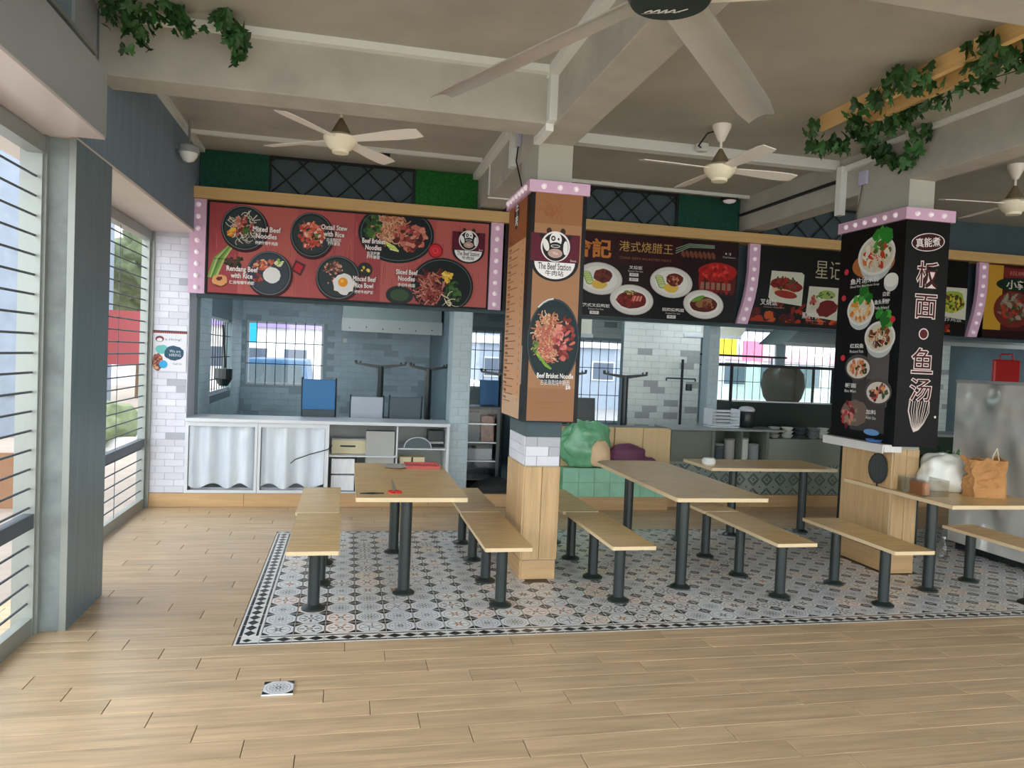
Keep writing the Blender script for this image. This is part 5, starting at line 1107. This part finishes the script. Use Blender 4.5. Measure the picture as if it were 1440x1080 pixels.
mb = MB()
for k in range(6): mb.rod((-.6 + k * .24, -.345, .05 + .02 * (k % 2)), (-.6 + k * .24, -.34, .05 + .02 * (k % 2)), .01, 8)
mb.build('rivets', m_dark, t)
tag(MB().box(-.10, -.04, KB - .03, KB - .006, 2.0, 2.07).build('wall_socket', m_white), 'small white socket on the kitchen wall under the hood', 'socket')
for (x, y, lbl, m1, zt) in ((2.10, 10.95, 'blue chair back standing in the passage beside the brown pillar sign', m_blue, 1.52), (3.16, 9.85, 'dark teal chair back just right of the brown pillar sign', m_darkgreen, 1.36)):
    t = thing('spare_chair', lbl, 'chair', (x, y, 0)); MB().plate((-.2, -.02, zt - .4), X, (0, .1, 1), (0, -1, .1), .36, .4, .02, .006).build('backrest', m1, t); MB().box(-.2, .2, .02, .4, zt - .45, zt - .42).build('seat', m1, t)
    for (sx, sy) in ((-.17, .04), (.17, .04), (-.17, .38), (.17, .38)): MB().rod((sx, sy, 0), (sx, sy, zt - .45), .012, 8).build('leg', m_chairleg, t)
# passage: steel rack with trays, dark cushion
t = thing('tray_rack', 'glass-doored rack with food trays standing in the passage', 'rack', (1.78, 9.95, .16))
MB().box(-.22, .22, .0, .42, -.155, -.002).build('rack_foot', m_dark, t)
MB().box(-.24, -.20, -.02, .45, 0, 1.0).box(.20, .24, -.02, .45, 0, 1.0).box(-.24, .24, -.02, .45, 1.0, 1.03).box(-.24, .24, .43, .45, 0, 1.0).build('rack_frame', m_leg, t)
for k in range(4): MB().box(-.2, .2, 0, .43, .04 + k * .25, .055 + k * .25).build('shelf', m_steel, t)
MB().box(-.18, -.02, .05, .35, .56, .95).build('dark_bin', m_darkgreen, t); MB().box(.0, .18, .05, .35, .56, .9).build('food_stack', mat('brown_stack', (150, 110, 84), .6, var=.35, vscale=14), t); MB().box(-.17, .16, .05, .35, .31, .46).build('white_tubs', m_board, t)
MB().box(-.2, .2, -.018, -.014, .02, 1.0).build('glass_door', m_glass, t)
t = thing('floor_sack', 'black bin sack slumped on the floor beside the middle pillar', 'sack', (1.92, 9.5, 0)); blob('sack_body', m_black, t, (0, 0, .13), (.36, .2, .18), .08, 2, 3, 5); MB().box(-.36, .34, .12, .2, 0, .14).build('sack_base', m_black, t)

# stall 2 counters
t = thing('stall_counter', 'second stall counter with pale wood panels and grey top', 'counter', (4.2, 9.15, 0)); X0 = 4.2
for k, (x0, x1) in enumerate(((2.66, 3.36), (3.365, 3.745), (3.75, 4.13))): MB().box(*cb(x0, x1 - .004, 9.12 if k else 9.14, 9.15, .50, 1.03)).build('wood_panel', m_woodpanel, t)
MB().box(*cb(2.5, 4.14, 9.15, 9.6, .165, 1.02)).build('cabinet_body', m_ggreen, t)
MB().box(*cb(4.10, 5.78, 9.08, 9.62, 1.02, 1.045)).build('counter_top', m_grey, t, bevel=.005)
MB().box(*cb(4.14, 4.66, 9.13, 9.15, .66, 1.0)).box(*cb(4.14, 4.72, 9.15, 9.6, .60, 1.02)).build('side_cabinet', m_ggreen, t)
MB().box(*cb(4.72, 5.55, 9.58, 9.6, .60, 1.02)).box(*cb(4.72, 5.55, 9.13, 9.6, .60, .62)).box(*cb(4.72, 4.76, 9.13, 9.6, .62, 1.02)).box(*cb(5.51, 5.55, 9.13, 9.6, .62, 1.02)).box(*cb(5.14, 5.16, 9.13, 9.6, .62, 1.02)).build('open_cabinet', m_ggreen, t)
MB().box(*cb(5.55, 6.9, 9.16, 9.6, .165, .92)).build('end_cabinet', m_patt, t)
MB().box(*cb(4.14, 5.55, 9.16, 9.6, .165, .60)).build('lower_front', m_patt, t)
a = Art((4.16 - X0, 9.158 - 9.15, .17), X, Z, 2e-5)
for k in range(14):
    for j in range(2):
        cx, cz = .1 + k * .2, .1 + j * .2
        if cx > 2.7: continue
        c = R.choice([(176, 190, 182), (160, 174, 168), (190, 200, 190)]); a.rect(cx - .098, cz - .098, cx + .098, cz + .098, R.choice([(96, 112, 106), (84, 100, 96), (106, 120, 112)]))
        for q in (.094, .072, .05, .028): a.stroke([(cx - q, cz), (cx, cz + q), (cx + q, cz), (cx, cz - q), (cx - q, cz)], .008, c)
        for sx in (-1, 1): a.stroke([(cx + sx * .098, cz + .06), (cx + sx * .06, cz + .098)], .008, c); a.stroke([(cx + sx * .098, cz - .06), (cx + sx * .06, cz - .098)], .008, c)
a.build('patterned_tiles', t, m_ceramic)
for (x, lbl, m1) in ((4.90, 'dark pot inside the open cabinet of the second stall', m_darkseat), (5.06, 'wrapped parcel inside the open cabinet of the second stall', m_board), (5.26, 'white tub inside the open cabinet of the second stall', m_white), (5.42, 'grey canister inside the open cabinet of the second stall', m_boxgrey)):
    q = thing('stored_pot', lbl, 'pot', (x, 9.3, .62), group='pots in the open cabinet'); hgt = R.uniform(.16, .3); MB().lathe([(.06, 0), (.075, .02), (.072, hgt - .03), (.078, hgt - .02)], 0, 0, 16).build('pot_body', m1, q, smooth=True); MB().lathe([(.08, hgt - .018), (.07, hgt), (.015, hgt + .012)], 0, 0, 16).build('pot_lid', m_steel, q, smooth=True)
for k, (x, m1) in enumerate(((5.75, m_board), (5.95, m_white), (6.15, m_darkseat), (6.35, m_boxgrey), (6.5, m_white))):
    q = thing('crockery_stack', ['stack of pale bowls', 'stack of white bowls', 'dark folded stand', 'grey tub', 'white cup rack'][k] + ' on the low end cabinet behind the long table', 'crockery', (x, 9.35, .921), group='crockery on the end cabinet')
    for j in range(3): MB().lathe([(.05, j * .05), (.085, j * .05 + .045), (.08, j * .05 + .048), (.045, j * .05 + .01)], 0, 0, 14).build('bowl', m1, q, smooth=True)
# green wrapped plinth and sacks
t = thing('green_plinth', 'low plinth of pale green tiles behind the middle pillar', 'plinth', (3.36, 8.95, 0)); MB().box(-.72, .72, 0, .17, .166, .53).build('plinth_body', m_gbag, t); MB().box(-.7, .7, .02, .15, 0, .166).build('plinth_base', m_woodh, t)
for k in range(7):
    for j in range(2): MB().plate((0, 0, 0), X, Z, NY, .2, .175, .007, .001).build('green_tile', m_gplate, t, loc=(-.715 + k * .205, 0, .17 + j * .18))
t = thing('green_sack', 'big translucent green plastic sack with a cream bundle, right of the middle pillar', 'sack', (2.93, 9.0, .532)); blob('sack_body', m_gbag, t, (0, 0, .26), (.33, .12, .33), .14, 2.4, 4, 2); blob('cream_bundle', m_foam, t, (.17, -.10, .17), (.13, .08, .19), .1, 3, 3, 4)
t = thing('purple_sack', 'purple sack slumped beside the green plastic sack', 'sack', (3.50, 9.0, .532)); blob('sack_body', m_purple, t, (-.02, 0, .13), (.27, .10, .17), .10, 2, 4, 6); blob('sack_neck', m_purple, t, (.24, -.01, .07), (.14, .06, .075), .15, 3, 3, 7)
# display cabinet
t = thing('display_cabinet', 'glass display cabinet with a black frame on a dark green base', 'display cabinet', (6.10, 9.75, 0))
MB().box(-.82, .82, 0, .5, .0, 1.38).build('cabinet_base', m_darkgreen, t)
for (sx, sy) in ((-.82, 0), (.79, 0), (-.82, .47), (.79, .47)): MB().box(sx, sx + .03, sy, sy + .03, 1.38, 1.88).build('corner_post', m_black, t)
MB().box(-.84, .84, -.02, .52, 1.88, 1.92).build('cabinet_roof', m_black, t); MB().box(-.82, .82, 0, .03, 1.38, 1.40).build('sill', m_alu, t)
MB().box(-.79, .79, .01, .014, 1.40, 1.88).build('glass_front', m_glass2, t); MB().box(-.79, .79, .485, .489, 1.40, 1.88).build('glass_back', m_glass2, t)
t2 = thing('steamer_pot', 'large dark red and green cooking drum seen through the display cabinet', 'drum', (6.72, 10.75, 0)); MB().lathe([(.20, 1.3), (.29, 1.42), (.34, 1.62), (.31, 1.80), (.22, 1.90)], 0, 0, 28).build('drum_body', mat('drum_red', (70, 34, 36), .35, var=.5, vscale=1.2), t2, smooth=True); MB().box(-.4, .4, -.3, .3, .0, 1.3).build('stove', m_steel, t2)
t2 = thing('water_urn', 'white-lidded rounded urn on the counter before the display cabinet', 'urn', (5.38, 9.45, 1.046)); MB().lathe([(.09, 0), (.11, .03), (.11, .2), (.10, .22)], 0, 0, 20).build('urn_body', m_leg, t2, smooth=True); MB().lathe([(.105, .222), (.11, .25), (.08, .28), (.02, .29)], 0, 0, 20).build('urn_lid', m_alu, t2, smooth=True)
t2 = thing('crate', 'white wire crate on the grey counter', 'crate', (4.98, 9.4, 1.046))
MB().box(-.2, .2, -.12, .12, 0, .015).build('crate_base', m_plastic, t2)
for k in range(5):
    for yy in (-.12, .12): MB().box(-.2, .2, yy - .005, yy + .005, .03 + k * .045, .045 + k * .045).build('crate_slat', m_alu, t2)
for sx in (-.2, .2):
    MB().box(sx - .005, sx + .005, -.12, .12, .03, .25).build('crate_end', m_alu, t2)
t2 = thing('tap_stand', 'slim chrome tap stand with cross arms in the second kitchen', 'tap stand', (4.93, 10.6, 0)); MB().rod((0, 0, 0), (0, 0, 1.95), .02).build('pole', m_dark, t2); MB().tube([(-.25, 0, 1.62), (-.25, 0, 1.66), (.22, 0, 1.66), (.22, 0, 1.62)], .012).build('cross_arm', m_chairleg, t2); MB().lathe([(.05, 0), (.05, .1)], .12, 0, 12).build('valve', m_leg, t2, loc=(0, 0, 1.48))
t = thing('exhaust_hood', 'pale beige exhaust hood above the second kitchen beside the pillar sign', 'hood', (3.35, 11.0, 2.25)); MB().box(-.55, .25, 0, .6, 0, .8).build('hood_body', m_hoodpale, t); MB().box(-.57, .27, -.02, 0, -.03, .03).build('hood_lip', m_hoodw, t)
t = thing('exhaust_hood', 'sloping pale hood above the display cabinet', 'hood', (6.3, 11.2, 2.35))
mb = MB(); mb.v = [(-1.3, 0, .35), (.1, 0, .35), (.1, .8, .35), (-1.3, .8, .35), (-1.1, 0, 0), (-.1, 0, 0), (-.1, .8, 0), (-1.1, .8, 0)]; mb.f = [(0, 1, 5, 4), (1, 2, 6, 5), (2, 3, 7, 6), (3, 0, 4, 7), (4, 5, 6, 7), (0, 3, 2, 1)]; mb.c = [None] * 6; mb.build('hood_body', m_hoodpale, t); MB().box(-.9, -.3, .1, .6, .351, .79).build('duct', m_alu, t); MB().box(-1.1, -.1, -.02, 0, -.03, .02).build('hood_lip', m_alu, t)
t = thing('exhaust_hood', 'grey-green sloping hood left of the black pillar sign', 'hood', (7.5, 10.8, 2.15)); mb = MB(); mb.v = [(-.3, 0, .55), (1.6, 0, .55), (1.6, .8, .55), (-.3, .8, .55), (-.75, 0, .12), (1.6, 0, .12), (1.6, .8, .12), (-.75, .8, .12)]; mb.f = [(0, 1, 5, 4), (1, 2, 6, 5), (2, 3, 7, 6), (3, 0, 4, 7), (4, 5, 6, 7), (0, 3, 2, 1)]; mb.c = [None] * 6; mb.build('hood_body', m_hoodm, t); MB().box(.2, 1.0, .1, .7, .551, .99).build('duct', m_alu, t); MB().box(-.75, 1.6, -.02, 0, .10, .15).build('hood_lip', m_hoodw, t)
t = thing('shelf_frame', 'thin dark shelf frame in front of the bright kitchen windows', 'shelf', (6.6, 11.9, 0)); MB().box(-.8, .8, -.15, .15, 2.05, 2.08).build('shelf_board', m_dark, t); MB().box(-1.3, .1, -.2, .1, 1.88, 1.90).build('lower_board', m_dark, t); MB().rod((-.6, 0, 0), (-.6, 0, 2.05), .02).rod((.6, 0, 0), (.6, 0, 2.05), .02).build('posts', m_alu, t)
# stall 3
t = thing('stall_counter', 'dark green counter of the third stall behind the fridge', 'counter', (8.9, 9.2, 0)); MB().box(-1.6, 2.0, 0, .6, .165, 1.0).build('counter_body', m_darkgreen, t); MB().box(-1.62, 2.0, -.05, .62, 1.0, 1.03).build('counter_top', m_grey, t)
t = thing('exhaust_hood', 'wide grey hood above the third stall at the right edge', 'hood', (9.6, 10.0, 2.3)); MB().box(-1.0, 1.4, 0, .8, .1, .84).build('hood_body', m_hoodm, t); mb = MB(); mb.v = [(-1.45, 0, .1), (-1.0, 0, .7), (-1.0, .8, .7), (-1.45, .8, .1), (-1.0, 0, .1), (-1.0, .8, .1)]; mb.f = [(0, 1, 2, 3), (0, 4, 1), (3, 2, 5), (0, 3, 5, 4), (1, 4, 5, 2)]; mb.c = [None] * 5; mb.build('hood_wing', m_hoodw, t); MB().box(-1.45, 1.4, -.02, 0, .04, .1).build('hood_lip', m_hoodw, t)
t = thing('red_bag', 'red plastic bag hanging over the steel fridge', 'bag', (9.55, 9.45, 1.03)); MB().box(-.3, .3, 0, .35, 0, .75).build('back_cabinet', m_darkgreen, t); MB().prism([(-.24, -.06), (.24, -.06), (.24, .0), (-.24, 0)], .76, 1.12).build('bag_body', m_red, t, bevel=.03); MB().tube([(-.12, -.03, 1.12), (-.1, -.03, 1.2), (.1, -.03, 1.2), (.12, -.03, 1.12)], .012).build('handle', m_red, t)
t = thing('cash_box', 'white-labelled dark box beside the steel fridge', 'box', (6.08, 7.9, 0)); MB().box(-.12, .22, 0, .3, 0, 1.12).build('stand', m_darkgreen, t); MB().box(-.12, .22, -.01, .28, 1.13, 1.38).build('box_body', m_backdark, t); MB().box(-.1, .2, -.016, -.012, 1.3, 1.37).build('label_strip', m_white, t)
# stainless fridge
m_fridge = mat('wavy_stainless', (240, 241, 238), 0.2, metal=0.35, var=0.05, vscale=1.2, bump=1.0, bscale=1.3)
[setattr(n_.inputs['Distance'], 'default_value', .35) for n_ in m_fridge.node_tree.nodes if n_.type == 'BUMP']
t = thing('steel_fridge', 'tall stainless steel fridge at the right edge, its side to the room', 'fridge', (6.95, 6.3, 0))
MB().box(-.50, .5, -1.1, .68, .08, 1.80).build('cabinet_body', m_fridge, t, bevel=.008)
MB().box(-.502, .5, -1.12, -1.1, .1, 1.78).build('door', m_steel, t); MB().box(-.46, .46, -1.0, .6, .02, .08).build('plinth', m_dark, t); MB().box(-.505, .505, -1.1, .685, 1.80, 1.83).build('top_cap', m_hoodw, t)
for (sx, sy) in ((-.42, -1.0), (-.42, .6), (.42, -1.0), (.42, .6)): MB().rod((sx, sy, 0), (sx, sy, .03), .03).build('foot', m_dark, t)
t = thing('floor_bottle', 'small clear bottle on the mosaic beneath the right bench', 'bottle', (6.02, 6.55, .001)); MB().lathe([(.04, 0), (.045, .02), (.045, .13), (.015, .18), (.015, .2)], 0, 0, 16).build('bottle_body', m_clear, t, smooth=True); MB().lathe([(.017, .2), (.017, .22)], 0, 0, 12).build('bottle_cap', m_white, t)

# ------------------------------------------------------------------ room shell out of view
struct('wall_right', MB().box(11.0, 11.2, -1.5, 9.3, 0, CZ), m_conc)
struct('wall_front', MB().box(-2.3, 11.2, -1.7, -1.5, 3.5, CZ + .2), m_conc)
struct('wall_kitchen_right', MB().box(12.0, 12.1, 9.3, 13.4, 0, KZ), m_kdark)
struct('wall_above_kitchen', MB().box(-1.9, 12.1, 9.32, 9.4, KZ, 5.0), m_kdark)

# ------------------------------------------------------------------ outside
struct('ground_outside', MB().box(-30, 40, 13.4, 60, -.75, -.6), m_asphalt)
struct('ground_walkway', MB().box(-20, -2.32, -8, 40, -.25, -.05), mat('walkway_paving', (158, 146, 136), .8, var=.12))
struct('ground_front', MB().box(-2.32, 30, -25, -1.5, -.25, -.05), m_outfloor)
def facade(lbl, x0, x1, y, z0, z1, m, cols, rows, mw, face=(0, -1, 0), bands=()):
    t = thing('building', lbl, 'building', ((x0 + x1) / 2, y, z0)); w, h = x1 - x0, z1 - z0
    MB().box(-w / 2, w / 2, 0, 3, 0, h).build('wall', m, t)
    for i in range(cols):
        for j in range(rows):
            cx = -w / 2 + w * (i + .5) / cols; cz = 1.2 + (h - 1.2) * (j + .35) / rows; ww, hh = w / cols * .32, (h - 1.2) / rows * .22
            o = MB().box(cx - ww, cx + ww, -.06, .02, cz - hh, cz + hh).build('window', m_alu, t); MB().box(cx - ww + .06, cx + ww - .06, -.08, -.061, cz - hh + .06, cz + hh - .06).build('pane', mw, o)
    for (z, hh, mm) in bands: MB().box(-w / 2, w / 2, -.25, 0, z, z + hh).build('ledge', mm, t)
    return t
facade('white apartment block seen through the first kitchen window', -12, 2, 36, -.6, 12, m_facade, 8, 5, m_facwin, bands=((3.4, .5, m_lilac), (6.0, .35, m_facg)))
facade('pale apartment block seen through the passage and second kitchen windows', 2.5, 18, 38, -.6, 12, m_facg, 8, 5, m_facwin, bands=((3.2, .4, m_facade), (5.6, .3, m_facade)))
facade('white shop block seen through the far right kitchen windows', 18.5, 36, 36, -.6, 9, m_facade, 8, 3, m_facwin, bands=((2.9, .35, mat('pale_pink_band', (226, 170, 186), .7)),))
t = thing('street_sign', 'yellow street banner seen through the kitchen window above the display cabinet', 'banner', (13.75, 26, -.6)); MB().box(-.5, .5, 0, .1, 2.95, 4.2).build('banner_sheet', m_ybl, t); MB().rod((0, .05, 0), (0, .05, 2.95), .06).build('post', m_alu, t)
t = thing('street_sign', 'pink street banner right of the yellow one', 'banner', (14.95, 26, -.6)); MB().box(-.4, .4, 0, .1, 2.75, 3.5).build('banner_sheet', m_pinks, t); MB().rod((0, .05, 0), (0, .05, 2.75), .06).build('post', m_alu, t)
t = thing('street_sign', 'cyan street box seen at the left of the first kitchen window', 'banner', (-3.1, 24, -.6)); MB().box(-.35, .35, 0, .1, 2.6, 3.5).build('banner_sheet', mat('cyan_sign', (0, 176, 206), .5), t); MB().rod((0, .05, 0), (0, .05, 2.6), .06).build('post', m_alu, t)
t = thing('van', 'blue van parked outside the first kitchen window', 'van', (-1.81, 20.0, -.6)); t.scale = (1.02, 1, 1.14)
def vb(x0, x1, y0, y1, z0, z1, tx=.12): 
    mb = MB(); mb.v = [(x0, y0, z0), (x1, y0, z0), (x1, y1, z0), (x0, y1, z0), (x0 + tx, y0 + tx, z1), (x1 - tx, y0 + tx, z1), (x1 - tx, y1 - tx, z1), (x0 + tx, y1 - tx, z1)]; mb.f = [(0, 3, 2, 1), (4, 5, 6, 7), (0, 1, 5, 4), (1, 2, 6, 5), (2, 3, 7, 6), (3, 0, 4, 7)]; mb.c = [None] * 6; return mb
vb(-.86, .86, 0, 4.2, .35, 1.15, .02).build('lower_body', m_van, t, bevel=.05); vb(-.84, .84, .05, 3.2, 1.15, 1.92).build('cabin', m_van, t, bevel=.05); MB().quad((-.70, .055, 1.22), (.70, .055, 1.22), (.62, .12, 1.78), (-.62, .12, 1.78)).build('rear_window', m_vanglass, t)
for (sx, sy) in ((-.8, .8), (.8, .8), (-.8, 3.4), (.8, 3.4)): MB().rod((sx - .1, sy, .32), (sx + .1, sy, .32), .32, 18).build('wheel', m_black, t)
for s in (-1, 1): MB().box(s * .78 - .05, s * .78 + .05, -.01, .01, .8, 1.05).build('tail_light', m_scis, t)
t = thing('van', 'white van parked outside the passage window', 'van', (2.9, 19.5, -.6)); vb(-.86, .86, 0, 4.2, .35, 1.1, .02).build('lower_body', m_alu, t, bevel=.05); vb(-.84, .84, .05, 3.2, 1.1, 1.8).build('cabin', m_alu, t, bevel=.05); MB().box(-.4, .4, -.02, 0, .75, .9).build('number_panel', m_scis, t)
for (sx, sy) in ((-.8, .8), (.8, .8), (-.8, 3.4), (.8, 3.4)): MB().rod((sx - .1, sy, .32), (sx + .1, sy, .32), .32, 18).build('wheel', m_black, t)
# left side street
t = thing('building', 'grey-panelled building seen through the near roller grille', 'building', (-8.1, 16, -.05)); MB().box(-4, 2.2, 0, 5, 0, 8).build('wall', m_outgrey, t)
for k in range(5): MB().box(-3.8 + k * 1.2, -2.75 + k * 1.2, -.04, 0, .8, 5.6).build('wall_panel', m_outgrey2 if k % 2 else m_outgrey, t)
t = thing('orange_hoarding', 'orange-brown low panels outside the near roller grille', 'hoarding', (-4.1, 9.3, -.05)); 
for k in range(6): MB().box(-1.1 + k * .36, -.76 + k * .36, 0, .05, 0, .62).build('panel', m_orange, t)
t = thing('outside_column', 'white square column outside the near roller grille', 'column', (-4.3, 9.9, -.05)); MB().box(-.14, .14, -.14, .14, 0, 4.2).build('shaft', m_facade, t); MB().box(-.17, .17, -.17, .17, 0, .2).build('base', m_facg, t)
t = thing('red_banner', 'large red banner outside the far roller grille', 'banner', (-5.1, 19.5, -.05)); MB().box(-.75, .75, 0, .1, 1.36, 2.65).build('banner_sheet', mat('red_banner', (164, 76, 78), .6), t); MB().rod((-.6, .15, 0), (-.6, .15, 2.6), .05).rod((.6, .15, 0), (.6, .15, 2.6), .05).build('posts', m_alu, t)
def tree(lbl, x, y, z, h, r, seed):
    t = thing('tree', lbl, 'tree', (x, y, z)); MB().rod((0, 0, 0), (0, 0, h), .12, 10, .06).build('trunk', m_trunk, t)
    for k in range(5): 
        q = 2 * PI * k / 5; blob('foliage', m_tree, t, (r * .5 * math.cos(q), r * .5 * math.sin(q), h + .3 * math.sin(k * 2)), (r * .7, r * .7, r * .6), .25, 2.5, 3, seed + k, False)
tree('leafy tree above the red banner outside the far roller grille', -5.5, 23.5, -.05, 4.2, 1.3, 3)
tree('second leafy tree outside the far roller grille', -7.0, 28, -.05, 3.8, 1.6, 13)
t = thing('hedge', 'low green hedge outside the far roller grille', 'hedge', (-4.3, 14.5, -.05)); blob('foliage', m_tree, t, (0, 0, .4), (.7, .4, .5), .2, 3, 3, 2); MB().box(-.7, .7, -.3, .3, 0, .25).build('planter', m_facade, t)
